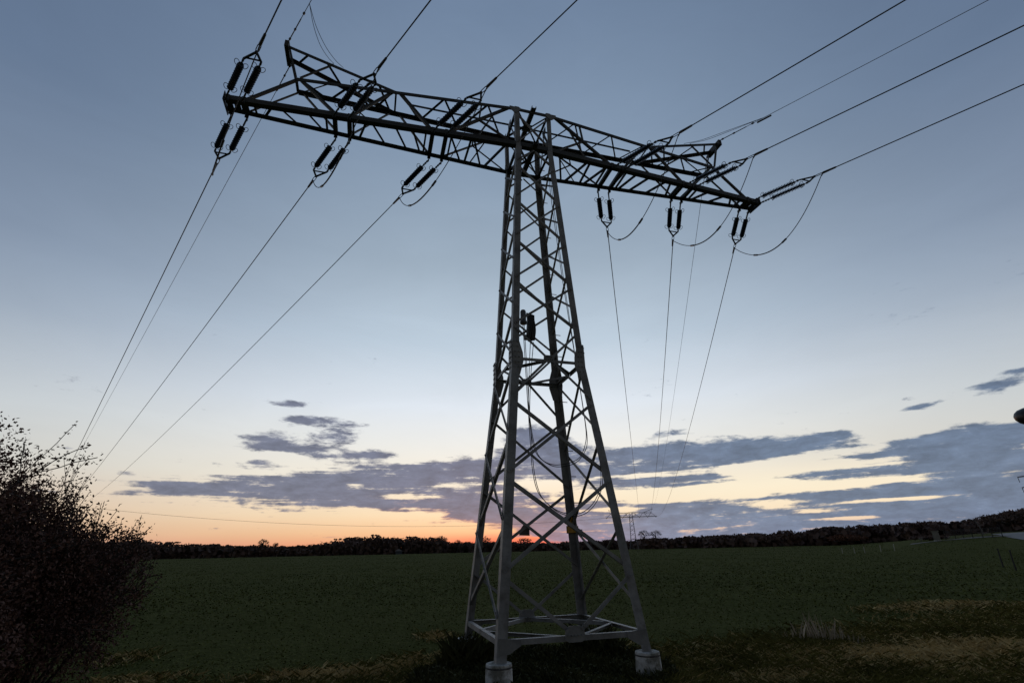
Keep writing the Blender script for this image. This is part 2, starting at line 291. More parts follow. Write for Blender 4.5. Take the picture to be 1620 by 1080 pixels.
def build_pylon_members():
    """every steel member as (kind, parent kind, MB) in the pylon's own frame"""
    out = []
    def put(kind, par, mb, m=STEEL): out.append((kind, par, mb, m))
    Z3 = np.array([0, 0, 1.])
    # legs
    for sx_ in (-1, 1):
        for sy_ in (-1, 1):
            mb = MB(); zz = [.5, 6.0626, 12.4759, 13.95]; sz = [.172, .155, .128]
            for i in range(3):
                mb.angle(leg(max(zz[i], ZS[0])-(.06 if i == 0 else 0), sx_, sy_), leg(min(zz[i+1], ZS[3])+(.05 if i == 2 else 0), sx_, sy_), sz[i], (-sx_, 0, 0), (0, -sy_, 0), .016)
            # splice plate at the waist and a foot plate, with bolt heads
            c = leg(6.06, sx_, sy_)
            for nrm, tn in (((0, sy_, 0), (-sx_, 0, 0)), ((sx_, 0, 0), (0, -sy_, 0))):
                nrm = np.array(nrm, float); tn = np.array(tn, float); o = c+nrm*.006
                mb.prism([o+Z3*.42+tn*.01, o+Z3*.42+tn*.15, o+Z3*.1+tn*.24, o-Z3*.1+tn*.25, o-Z3*.42+tn*.16, o-Z3*.45-tn*.005], nrm, .012)
                for k in range(7):
                    for w in (.045, .125):
                        q = o+Z3*(.36-.12*k)+tn*(w+(.02 if k in (2, 3, 4) else 0)-(Z3*0)[0])+nrm*.012; mb.box(q+nrm*.008, .013, .013, .013)
            put('leg', None, mb)
    # horizontal frames (base ring and waist), as four sides plus a diamond between their middles
    for z, s, gs in ((.84, .085, .19), (6.06, .07, .13)):
        cs = {(a, b): leg(z, a, b) for a in (-1, 1) for b in (-1, 1)}
        mids = []
        for (a0, b0), (a1, b1), n in (((-1, -1), (1, -1), (0, -1, 0)), ((1, -1), (1, 1), (1, 0, 0)), ((1, 1), (-1, 1), (0, 1, 0)), ((-1, 1), (-1, -1), (-1, 0, 0))):
            n = np.array(n, float); p, q = cs[(a0, b0)], cs[(a1, b1)]; mid = (p+q)/2; mids.append(mid); d = (q-p)/np.linalg.norm(q-p)
            put('ring_beam', None, MB().angle(p+d*.05-n*.02, mid-d*.02-n*.02, s, -Z3, -n)); put('ring_beam', None, MB().angle(mid+d*.02-n*.02, q-d*.05-n*.02, s, -Z3, -n))
            if n[1]:
                g = MB(); o = mid-n*.012; h = gs*.75
                g.prism([o+d*gs-Z3*.06, o+d*gs*.9+Z3*.07, o+d*gs*.55+Z3*h, o-d*gs*.55+Z3*h, o-d*gs*.9+Z3*.07, o-d*gs-Z3*.06, o-d*gs*.6-Z3*h*.7, o+d*gs*.6-Z3*h*.7], n, .012)
                for k in range(-2, 3):
                    g.box(o+n*.022+d*k*gs*.33, .012, .012, .012)
                    if z > 2: g.box(o+n*.022+d*k*gs*.25+Z3*h*.6, .012, .012, .012)
                put('gusset_plate', None, g, PLATE)
        for i in range(4):
            p, q = mids[i], mids[(i+1) % 4]; d = (q-p)/np.linalg.norm(q-p)
            put('plan_brace', None, MB().angle(p+d*.07-Z3*.012, q-d*.07-Z3*.012, s*.8, -Z3, np.cross(d, Z3)))
    # body diagonals
    def brace(p, q, n, layer, s):
        n = np.array(n, float); p, q = np.array(p), np.array(q); d = q-p; d /= np.linalg.norm(d); inpl = np.cross(d, n)
        if inpl[2] < 0: inpl = -inpl
        o = n*.004 if layer else -n*.024
        s = s*.84; mb = MB()
        if layer:
            for e0, dd in ((p, d), (q, -d)):
                for k in (.09, .15): mb.box(e0+o+dd*k+n*.014, .011, .011, .011)
        put('diagonal_brace', None, mb.angle(p+o+d*.03-inpl*s/2, q+o-d*.03-inpl*s/2, s, inpl, n if layer else -n, None, s*.4 if layer else s))

    for f in (-1, 1):
        n = (0, f, 0)
        def L(z, s_): return leg(z, s_*.985, f)
        mr, mw = np.array([0, leg(.84, 1, f)[1], .88]), np.array([0, leg(6.06, 1, f)[1], 6.06])
        for s_ in (-1, 1):
            brace(mr+np.array([s_*.1, 0, .03]), L(1.78, s_), n, s_ > 0, .075)
            brace(mw+np.array([s_*.05, 0, -.03]), L(5.13, s_), n, s_ > 0, .065)
            brace(mw+np.array([s_*.05, 0, .03]), L(6.82, s_), n, s_ < 0, .065)
        for za, zb, s in ((1.78, 3.5, .08), (3.5, 5.13, .075), (6.82, 8.06, .065), (8.06, 9.33, .065), (9.33, 10.6, .06), (10.6, 11.85, .06)):
            k = .09
            brace(L(za+k*.5, -1), L(zb-k*.5, 1), n, True, s); brace(L(za+k*.5, 1), L(zb-k*.5, -1), n, False, s)
        brace(L(11.9, -1), np.array([0, f*WY[2], 12.40]), n, True, .06); brace(L(11.9, 1), np.array([0, f*WY[2], 12.40]), n, False, .06)
        for s_ in (-1, 1):
            brace(L(12.56, -s_), L(13.78, s_), n, s_ > 0, .055)
    for sx_ in (-1, 1):
        n = (sx_, 0, 0)
        def L(z, s_): p = leg(z, sx_, s_); p[1] *= .985; return p
        for za, zb, s in ((1.1, 2.65, .08), (2.65, 4.35, .08), (4.35, 6.03, .07), (6.1, 7.38, .065), (7.38, 8.62, .065), (8.62, 9.9, .06), (9.9, 11.15, .06), (11.15, 12.35, .06)):
            k = .09
            brace(L(za+k*.5, -1), L(zb-k*.5, 1), n, True, s); brace(L(za+k*.5, 1), L(zb-k*.5, -1), n, False, s)
        c = np.array([sx_*WX[3], 0, 13.80])
        for b in (-1, 1): brace(L(12.56, b), c, n, b > 0, .055)
        put('gusset_plate', None, MB().box((sx_*(WX[3]), 0, 13.80), .008, .12, .12), PLATE)
    for f in (-1, 1):
        for sx_ in (-1, 1):
            c = leg(.84, sx_, f)+[0, f*.007, 0]; put('gusset_plate', None, MB().prism([c+[-sx_*.02, 0, .03], c+[-sx_*.40, 0, .0], c+[-sx_*.40, 0, -.09], c+[-sx_*.20, 0, -.20], c+[-sx_*.02, 0, -.22]], (0, f, 0), .01), PLATE)
    # crossarm
    for sg in (-1, 1):
        w2, w3 = WX[2]*sg, WX[3]*sg; X = np.array([sg, 0, 0.])
        ch = MB()
        for f in (-1, 1):
            Y = np.array([0, f, 0.])
            ch.angle(low(w2+.02*sg if 0 else w2, f)-Y*.0, low(T*sg, f), .142, Z3, -Y, .016)
        # end plate and stiffened tip box
        ch.slab(low((T+.0)*sg, -1)-np.array([0, .06, 0]), low((T+.0)*sg, 1)+np.array([0, .06, 0]), X, Z3, .004, .022, -.08, .19)
        ch.slab(low(7.62*sg, -1)*[1, .85, 1], low(7.62*sg, 1)*[1, .85, 1], X, Z3, -.07, .07, .03, .045)
        ch.prism([low(7.36*sg, -1)+Z3*.02, low(7.53*sg, -1)+Z3*.02, low(7.53*sg, 1)+Z3*.02, low(7.36*sg, 1)+Z3*.02], Z3, .012)
        ch.prism([low(7.72*sg, -1)+Z3*.02, low(7.85*sg, -1)+Z3*.02, low(7.85*sg, 1)+Z3*.02, low(7.72*sg, 1)+Z3*.02], Z3, .012)
        for f in (-1, 1):   # lugs that carry the strings
            for xx in (7.81, 7.45, 5.31, 4.95, 2.81, 2.45):
                p = low(xx*sg, f); Y = np.array([0, f, 0.]); ch.slab(p-Z3*.07, p+Z3*.14, X, Y, -.045, .045, .002, .02); ch.slab(p-Z3*.09, p-Z3*.0, X, Y, -.012, .012, .02, .11)
        put('crossarm', 'ARM', ch, STEEL_SHADED)
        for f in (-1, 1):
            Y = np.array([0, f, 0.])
            put('upper_chord', 'arm', MB().angle(top(w3, f), top(U*sg, f), .10, -Z3, -Y, .011), STEEL_SHADED)
            put('end_post', 'arm', MB().angle(top(U*sg, f)*[.998, 1, 1], np.array([PK*sg*.995, f*PD, ZP]), .05, X, -Y), STEEL_SHADED)
        # beams across, at the strings
        for xx in (5.31, 4.95, 2.81, 2.45):
            put('cross_beam', 'arm', MB().channel(low(xx*sg, -1)+[0, .02, .0], low(xx*sg, 1)-[0, .02, .0], .11, .09, X, Z3), STEEL_SHADED)
        for xx in (5.50, 4.83, 2.96, 2.28):
            put('bottom_brace', 'arm', MB().angle(low(xx*sg, -1)+[0, .02, .03], low(xx*sg, 1)+[0, -.02, .03], .05, X, Z3), STEEL_SHADED)
        def flat(kind, p, q, s, k=0.):
            p, q = np.array(p), np.array(q); d = (q-p)/np.linalg.norm(q-p); sd_ = np.cross(d, Z3)
            put(kind, 'arm', MB().angle(p+Z3*(.02+k)+d*.02-sd_*s/2, q+Z3*(.02+k)-d*.02-sd_*s/2, s, sd_, Z3), STEEL_SHADED)
        for a, b in ((7.22, 7.2), (6.76, 7.05), (6.66, 6.18), (6.02, 5.58), (4.50, 4.72), (4.42, 3.99), (3.82, 3.42), (3.36, 3.06), (2.36, 1.9), (1.76, 1.80), (1.72, 1.30)):
            flat('bottom_brace', low(a*sg, -1), low(b*sg, 1), .055)
        flat('bottom_brace', low(.75*sg, -1), low(1.22*sg, 1), .055, .004)
        def face(f, p, q, s, k=0.):
            p, q = np.array(p), np.array(q); d = (q-p)/np.linalg.norm(q-p); Y = np.array([0, f, 0.]); u = np.cross(d, Y); u = u*np.sign(u[2])
            put('face_brace', 'arm', MB().angle(p-Y*(.02+k)-u*s/2, q-Y*(.02+k)-u*s/2, s, u, -Y), STEEL_SHADED)
        for f in (-1, 1):
            up = np.array([0, 0, .10])
            face(f, low(7.42*sg, f)+up, top(6.35*sg, f), .065); face(f, top(6.30*sg, f), low(5.28*sg, f)+up, .07); face(f, low(4.95*sg, f)+up, top(3.95*sg, f), .065)
            face(f, top(3.75*sg, f), low(2.85*sg, f)+up, .075); face(f, low(2.42*sg, f)+up, top(.72*sg, f), .07)
            m1 = (low(2.42*sg, f)+up+top(.72*sg, f))/2
            face(f, m1, low(.62*sg, f)+up, .05, .012); face(f, m1, top(1.5*sg, f), .045, .012); face(f, (m1+top(.72*sg, f))/2+[0, 0, -.0], low(1.62*sg, f)+up, .04, .024)
            face(f, top(5.1*sg, f), (low(4.95*sg, f)+up+top(3.95*sg, f))/2, .04, .012)
        def roof(p, q, s=.045, k=0.):
            p, q = np.array(p), np.array(q); d = (q-p)/np.linalg.norm(q-p); sd_ = np.cross(d, Z3)
            put('top_brace', 'arm', MB().angle(p-Z3*(.03+k)-sd_*s/2, q-Z3*(.03+k)-sd_*s/2, s, sd_, -Z3), STEEL_SHADED)
        seq = [(6.30, -1), (5.62, 1), (5.05, -1), (4.45, 1), (3.95, -1)]
        for (a, fa), (b, fb) in zip(seq, seq[1:]): roof(top(a*sg, fa), top(b*sg, fb))
        roof(top(U*sg, -1), top(U*sg, 1), .06, .01); roof(top(3.86*sg, -1), top(3.86*sg, 1), .05, .01)
        seq = [(3.72, -1), (3.15, 1), (2.55, -1), (2.0, 1), (1.33, -1), (.66, 1)]
        for (a, fa), (b, fb) in zip(seq, seq[1:]): roof(top(a*sg, fa), top(b*sg, fb))
        cch = MB().angle((3.43*sg, -.03, ZT-.10), (.58*sg, -.03, ZT-.06), .065, (0, 1, 0), -Z3); put('walkway_beam', 'arm', cch, STEEL_SHADED)
        # horn with the earth-wire peak
        hn = MB()
        for f in (-1, 1): hn.angle(horn(HR*sg, f), horn(PK*sg, f), .09, -Z3, (0, -f, 0), .01)
        hn.slab((PK*sg, -PD-.10, ZP), (PK*sg, PD+.10, ZP), X, Z3, -.02, .085, -.15, .06)
        put('earth_wire_horn', 'HORN', hn, STEEL_SHADED)
        seq = [(6.55, 1), (6.2, -1), (5.75, -1), (5.35, 1), (4.95, 1), (4.5, -1), (4.35, -1), (4.0, 1)]
        for i, ((a, fa), (b, fb)) in enumerate(zip(seq, seq[1:])):
            if fa == fb: continue
            p, q = horn(a*sg, fa), horn(b*sg, fb); d = (q-p)/np.linalg.norm(q-p); sd_ = np.cross(d, Z3); sd_ /= np.linalg.norm(sd_)
            put('horn_brace', 'horn', MB().angle(p-Z3*.03, q-Z3*.03, .045, sd_, -Z3), STEEL_SHADED)
        for f in (-1, 1):
            put('horn_brace', 'horn', MB().angle(top(6.3*sg, f), horn(5.55*sg, f), .04, X, (0, -f, 0)), STEEL_SHADED)
    # box between the arms
    for f in (-1, 1):
        Y = np.array([0, f, 0.])
        put('body_beam', None, MB().angle(low(-WX[2], f)+[.003, 0, 0], low(WX[2], f)-[.003, 0, 0], .142, Z3, -Y, .016), STEEL_SHADED)
        put('body_beam', None, MB().angle(top(-WX[3], f)+[.003, 0, 0], top(WX[3], f)-[.003, 0, 0], .10, -Z3, -Y, .011), STEEL_SHADED)
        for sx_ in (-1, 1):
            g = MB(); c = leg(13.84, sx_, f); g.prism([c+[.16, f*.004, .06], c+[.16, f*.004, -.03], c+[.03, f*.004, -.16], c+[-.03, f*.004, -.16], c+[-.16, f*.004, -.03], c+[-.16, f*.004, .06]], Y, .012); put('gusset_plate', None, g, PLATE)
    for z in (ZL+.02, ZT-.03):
        put('body_beam', None, MB().channel((0, -WY[2]-.14, z), (0, WY[2]+.03, z), .13, .09, (1, 0, 0), Z3), STEEL_SHADED)
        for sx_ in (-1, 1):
            put('body_beam', None, MB().angle((sx_*(WX[2]-.03), -WY[2]+.02, z), (sx_*(WX[2]-.03), WY[2]-.02, z), .07, (-sx_, 0, 0), Z3), STEEL_SHADED)
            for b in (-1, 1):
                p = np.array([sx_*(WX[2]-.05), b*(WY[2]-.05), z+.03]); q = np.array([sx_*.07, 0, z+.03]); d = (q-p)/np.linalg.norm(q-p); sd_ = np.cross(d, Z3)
                put('plan_brace', None, MB().angle(p, q, .05, sd_, -Z3), STEEL_SHADED)
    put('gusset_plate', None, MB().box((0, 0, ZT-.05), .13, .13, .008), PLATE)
    put('walkway_beam', None, MB().angle((-.5, -.03, ZT-.07), (.5, -.03, ZT-.07), .06, (0, 1, 0), -Z3), STEEL_SHADED)
    sb = MB()
    for i in range(36):      # step bolts up the far right leg
        p = leg(2.6+.3*i, 1, 1); s_ = -1 if i % 2 else 1
        sb.tube([p+[-.08, 0, 0] if s_ < 0 else p+[0, -.08, 0], p+([-.08, .16, 0] if s_ < 0 else [.16, -.08, 0])], .01, 5)
    put('step_bolts', None, sb, GALV)
    return out
pyl = thing('electricity_pylon', 'tall grey steel lattice pylon with a wide T crossarm standing in the foreground', 'pylon', 'electricity pylons')
arm_o = horn_o = None
MEM = build_pylon_members()
for kind, par, mb, m in MEM:
    if par == 'ARM': arm_o = obj(kind, mb, m, pyl)
    elif par == 'HORN': horn_o = obj(kind, mb, m, pyl)
    elif par == 'arm': obj(kind, mb, m, arm_o)
    elif par == 'horn': obj(kind, mb, m, horn_o)
    else: obj(kind, mb, m, pyl)

# splice closure, spare-cable coil and the fibre cables on the pylon
def on_y(px, py, y):
    d = ray(px, py); return CAM+d*((y-CAM[1])/d[1])
YB = -.62
p0, p1 = on_y(828, 509, YB), on_y(828, 490, YB); up = np.array([0, 0, 1.]); r_ = .066
clo = MB(); c = np.array([p0[0], p0[1], p0[2]]); H = p1[2]-p0[2]
clo.tube([c-up*.05, c, c+up*.01, c+up*.02, c+up*(H-.05), c+up*(H-.015), c+up*H], [.08, .082, .08, r_, r_, r_*.75, .01], 14)
obj('splice_closure', clo, mat('closure_plastic', (.15, .16, .18), .75, spec=.2), pyl, True)
p0, p1 = on_y(843, 540, YB), on_y(837, 496, YB)
coil = MB(); H = p1[2]-p0[2]; c = (p0+p1)/2
for k, dx in enumerate((-.07, -.035, 0, .035, .07)):
    pts = []
    for i in range(25):
        w = 2*PI*i/24; pts.append(c+np.array([dx+.012*math.sin(3*w+k), .055*math.cos(w), H/2*math.sin(w)*(1-.03*k)]))
    coil.tube(pts, .022, 6)
coil.box(c+[0, 0, 0], .085, .035, H*.43); coil.box(c+[-.05, .03, -H*.36], .10, .05, .05); coil.box(c+[0, .05, H*.42], .02, .02, .1)
obj('cable_coil', coil, CABLE, pyl)
def soft(pts, n=8):   # smooth curve through points
    P_ = [np.array(p, float) for p in pts]; P_ = [2*P_[0]-P_[1]]+P_+[2*P_[-1]-P_[-2]]; o = []
    for i in range(1, len(P_)-2):
        for k in range(n):
            t = k/n; a, b, c_, d_ = P_[i-1:i+3]
            o.append(.5*((2*b)+(-a+c_)*t+(2*a-5*b+4*c_-d_)*t*t+(-a+3*b-3*c_+d_)*t**3))
    return o+[P_[-2]]
def cable(pix, y0, y1, rad=.009):
    n = len(pix); P_ = [on_y(x, y, y0+(y1-y0)*i/(n-1)) for i, (x, y) in enumerate(pix)]
    obj('fibre_cable', MB().tube(soft(P_), rad, 5), CABLE, pyl)
cable([(827, 511), (831, 575), (835, 640), (841, 690), (848, 716), (862, 730), (880, 735), (903, 731), (918, 722), (926, 702), (927, 680), (920, 630), (909, 560), (899, 500), (888, 430), (874, 330), (868, 280)], YB+.1, .45)
cable([(829, 511), (833, 575), (837, 645), (843, 692), (852, 720), (868, 734), (885, 738), (908, 733), (921, 721), (929, 700), (925, 660), (914, 590), (902, 510), (890, 430), (879, 350), (871, 285)], YB+.12, .48)
cable([(839, 542), (837, 590), (836, 650), (839, 700), (842, 740), (848, 770), (858, 788), (880, 806), (905, 813), (925, 808), (942, 790), (950, 765), (950, 740), (944, 690), (928, 610), (912, 530), (896, 440), (882, 350), (872, 280)], YB+.1, .52)
cable([(844, 541), (840, 590), (838, 650), (841, 700), (845, 745), (852, 775), (862, 792), (884, 810), (908, 816), (929, 810), (945, 791), (953, 765), (951, 735), (942, 670), (924, 580), (906, 490), (890, 400), (877, 310)], YB+.12, .55)

# foundations
for i, (a, b, lab) in enumerate(((-1, -1, 'white concrete footing under the nearest leg, cut off by the bottom of the photo'), (1, -1, 'white concrete footing under the right front leg, with a dark stained rim'),
                                 (-1, 1, 'white concrete footing under the left rear leg, sunk in dark weeds'), (1, 1, 'white concrete footing under the right rear leg, almost hidden by weeds'))):
    p = leg(.56, a, b); g = float(gz(p[0], p[1]))
    f_ = thing('concrete_footing', lab, 'footing', 'concrete footings of the big pylon', (p[0], p[1], g))
    dx, dy = -a*.06, -b*.06; prof = [(.20, -.35), (.212, -.05), (.222, .2-g), (.213, .44-g), (.206, .475-g)]
    mb = MB(); n = 28
    mb.tube([(dx, dy, z) for r0, z in prof], [r0 for r0, z in prof], n); obj('footing_body', mb, CONC, f_, True)
    mb = MB(); mb.tube([(dx, dy, z-g) for z in (.4755, .50, .525)], [.209, .210, .204], n); obj('footing_rim', mb, CONC, f_)
    mb = MB(); mb.tube([(dx, dy, z-g) for z in (.465, .487)], [.2145, .2135], n); obj('dark_band', mb, DARKBAND, f_)
# warning sign on the far right leg, and the back of another on the left rear brace
pc = on_y(905, 829, 1.12)
sg_ = thing('warning_sign', 'yellow warning sign, triangle above a plate, on the right rear pylon leg', 'sign', None, tuple(pc))
nrm = np.array([0, -1, 0.]); e = np.array([1, 0, 0.]); q = np.zeros(3)
obj('sign_triangle', MB().prism([q+e*-.135+up*-.02, q+e*.135+up*-.02, q+up*.22], nrm, .01), BLACKP, sg_)
obj('sign_face', MB().prism([q+nrm*.0125+e*-.098+up*.002, q+nrm*.0125+e*.098+up*.002, q+nrm*.0125+up*.172], nrm, .003), YEL, sg_)
obj('lightning_bolt', MB().prism([q+nrm*.018+e*a+up*b for a, b in ((-.005, .115), (.018, .115), (.004, .075), (.022, .075), (-.012, .012), (-.004, .055), (-.022, .055))], nrm, .002), BLACKP, sg_)
obj('sign_border', MB().prism([q+e*a*.15+up*b for a, b in ((-1, -.2), (1, -.2), (1, -.035), (-1, -.035))], nrm, .01), BLACKP, sg_)
obj('sign_plate', MB().prism([q+nrm*.0125+e*a*.135+up*b for a, b in ((-1, -.186), (1, -.186), (1, -.049), (-1, -.049))], nrm, .003), YEL, sg_)
pc = on_y(829, 839, 1.22)
s2 = thing('warning_sign', 'dark sign seen from its back at the crossing of the rear braces, against the sunset', 'sign', None, tuple(pc))
obj('sign_plate', MB().prism([e*-.12-up*.10, e*.13-up*.11, e*.13+up*.03, e*.02+up*.17, e*-.1+up*.02], nrm, .012), mat('bare_sign_back', (.09, .085, .08), .6), s2)

# ------------------------------------------------------------------ strings, conductors, jumpers
DIRS = {'L': R(-27.475), 'N': R(152.616), 'R': R(29.5)}
LINES = [  # key, X, face, direction, slope a, curvature b
 ('L', 'outer', -7.63, 1, 'L', -.0894, .00012), ('L', 'middle', -5.13, 1, 'L', -.0569, .000283), ('L', 'inner', -2.63, 1, 'L', -.0574, .000387),
 ('L', 'outer', -7.63, -1, 'N', -.0358, .000402), ('L', 'middle', -5.13, -1, 'N', -.0549, .000398), ('L', 'inner', -2.63, -1, 'N', -.0433, .000393),
 ('R', 'inner', 2.63, -1, 'N', -.0676, .000358), ('R', 'middle', 5.13, -1, 'N', -.0852, .000365), ('R', 'outer', 7.68, -1, 'N', -.0558, .00039),
 ('R', 'inner', 2.63, 1, 'R', -.0588, .0004), ('R', 'middle', 5.13, 1, 'R', -.0755, .000391), ('R', 'outer', 7.63, 1, 'R', -.0775, .000494)]
# far pylon: along the right-hand line
SPAN = 153.
dR = np.array([math.sin(DIRS['R']), math.cos(DIRS['R']), 0]); nR = np.array([dR[1], -dR[0], 0])
FP = low(5.13, 1)*[1, 1, 0]+dR*SPAN-nR*4.5; FPZ = float(gz(FP[0], FP[1]))
FROT = -DIRS['R']; FSH = 3.0      # the distant tower stands on shorter legs
def far_pt(p):
    c, s = math.cos(FROT), math.sin(FROT); return np.array([FP[0]+c*p[0]-s*p[1], FP[1]+s*p[0]+c*p[1], FPZ-.1+p[2]-FSH])
def span_pts(a0, th, a, b, s0, s1, n=60):
    S = s0+(s1-s0)*np.linspace(0, 1, n)**1.6; Q = np.stack([a0[0]+S*math.sin(th), a0[1]+S*math.cos(th), a0[2]+a*S+b*S*S], -1); return Q
def circle(c, u, v, r, n=16, a0=0., a1=2*PI): return [c+u*r*math.cos(a0+(a1-a0)*i/n)+v*r*math.sin(a0+(a1-a0)*i/n) for i in range(n+1)]
SIDE = {'L': 'left', 'R': 'right'}
clampP = {}
for side, which, X0, f, dk, a, b in LINES:
    th = DIRS[dk]; dv = np.array([math.sin(th), math.cos(th), a]); dv /= np.linalg.norm(dv); ex = np.array([1., 0, 0])
    lat = np.cross(dv, [0, 0, 1.]); lat /= np.linalg.norm(lat); upv = np.cross(lat, dv)
    A0 = low(X0, f)+[0, f*.07, -.05]
    heading = 'reaching toward the camera' if dk == 'N' else 'reaching away over the field'
    st = thing('insulator_string', f'twin blue insulator string at the {which} {SIDE[side]} crossarm position, {heading}', 'insulator', 'twin insulator strings on the crossarm', tuple(A0))
    half = .18; corners = []
    for sg in (-1, 1):
        o = ex*sg*half
        lk = MB(); lk.tube([o, o+dv*.06], .022, 6); lk.tube([o+dv*.05, o+dv*.30], .014, 6)
        for s in (.08, .16, .24): lk.box(o+dv*s, .026, .02, .02, dv, lat, upv)
        obj('link', lk, GALV, st)
        pr = [(.30, .016), (.32, .03), (.345, .032), (.35, .022)]; ns = 22; L0, L1 = .36, 1.24
        for i in range(ns):
            s = L0+(L1-L0)*i/ns; h = (L1-L0)/ns; rr = .078 if i % 2 == 0 else .066
            pr += [(s, .026), (s+h*.30, rr*.97), (s+h*.42, rr), (s+h*.55, rr*.9), (s+h*.75, .03)]
        pr += [(1.245, .022), (1.25, .032), (1.28, .03), (1.30, .016)]
        rod = obj('insulator_rod', MB().tube([o+dv*s for s, r0 in pr], [r0 for s, r0 in pr], 12), INSUL, st)
        for s, sd_ in ((.335, 1), (1.265, -1)):
            rg = MB()
            for k in (-1, 1):
                cc_ = o+dv*(s+sd_*.035)+lat*k*.085; rg.tube(circle(cc_, (lat*k*.9+upv*.43), dv*.85+upv*(.5 if dk == 'N' else -.5), .062, 14, PI*.95, PI*2.9), .0075, 5, True)
            rg.tube([o+dv*s-lat*.05, o+dv*s+lat*.05], .01, 5)
            obj('arcing_ring', rg, GALV, rod)
        lk = MB(); lk.tube([o+dv*1.30, o+dv*1.43], .015, 6); lk.box(o+dv*1.37, .03, .022, .022, dv, lat, upv); obj('link', lk, GALV, st)
        corners.append(o+dv*1.42)
    ap = dv*1.70; yk = MB()
    w = np.cross(corners[1]-corners[0], dv); w /= np.linalg.norm(w)
    for q0, q1, hw in ((corners[0], ap, .024), (corners[1], ap, .024), (corners[0]*.86+ap*.14, corners[1]*.86+ap*.14, .015)):
        dd = (q1-q0)/np.linalg.norm(q1-q0); yk.slab(q0, q1, np.cross(dd, w), w, -hw, hw, -.012, .012)
    yk.tube([ap-w*.02, ap+w*.02], .035, 8)
    obj('yoke', yk, GALV, st)
    cl = MB()
    for k in (-1, 1): cl.tube([ap+lat*k*.012+dv*.0, ap+lat*k*.032+dv*.06, ap+lat*k*.032+dv*.2, ap+lat*k*.01+dv*.27], .011, 5)
    cl.tube([dv*1.90, dv*1.94, dv*2.02, dv*2.26, dv*2.29], [.016, .036, .034, .028, .012], 8); cl.tube([dv*1.94-upv*.01, dv*1.86-upv*.09], .016, 6)
    obj('dead_end_clamp', cl, GALV, st)
    A = np.array(A0); clampP[(side, which, 'n' if dk == 'N' else 'f')] = A+dv*1.86-upv*.09
    # conductor
    s_end = 150 if dk != 'N' else 60
    if dk == 'R':
        E = far_pt(low(X0, -1)); hd = E-A; Dh = math.hypot(hd[0], hd[1]); th2 = math.atan2(hd[0], hd[1]); b2 = (E[2]-A[2]-a*Dh)/Dh**2
        Q = span_pts(A, th2, a, b2, 2.25, Dh)
    else: Q = span_pts(A, th, a, b, 2.25, s_end)
    lab = {'N': f'conductor from the {which} {SIDE[side]} insulators up over the camera', 'L': f'conductor from the {which} {SIDE[side]} insulators down to the bush at left', 'R': f'conductor from the {which} {SIDE[side]} insulators down to the distant pylon'}[dk]
    tag(obj('overhead_wire', MB().tube(Q, .0145, 6), WIRE), lab, 'wire', 'overhead power lines')
    if dk != 'N' and which != 'x':
        pass
HS = {('L', 'outer'): (1.4, -.1, .3), ('L', 'middle'): (1.15, 0, .3), ('L', 'inner'): (1.5, -.2, 0), ('R', 'inner'): (1.55, -.3, 0), ('R', 'middle'): (1.25, -.1, 0), ('R', 'outer'): (1.3, -.2, 0)}
for (side, which), (h, w, e_) in HS.items():
    P0, P1 = clampP[(side, which, 'n')], clampP[(side, which, 'f')]; Tt = np.linspace(0, 1, 41)
    Q = P0+(P1-P0)*Tt[:, None]; sh = 4*Tt*(1-Tt)*(1+e_*(2*Tt-1)); Q[:, 2] -= h*sh*.95; Q[:, 0] += w*4*Tt*(1-Tt)
    jm = tag(obj('jumper_loop', MB().tube(Q, .0115, 6), WIRE), f'slack jumper loop hanging below the {which} {SIDE[side]} crossarm position', 'jumper wire', 'jumper loops under the crossarm')
    i0, i1 = 17, 31
    obj('spiral_sleeve', MB().tube(Q[i0:i1], .019, 7), WIRE, jm)
    cn = MB()
    for i in (i0, i1-1): dd = (Q[i+1]-Q[i-1])/np.linalg.norm(Q[i+1]-Q[i-1]); cn.tube([Q[i]-dd*.09, Q[i]+dd*.09], .03, 8)
    obj('connector', cn, GALV, jm)
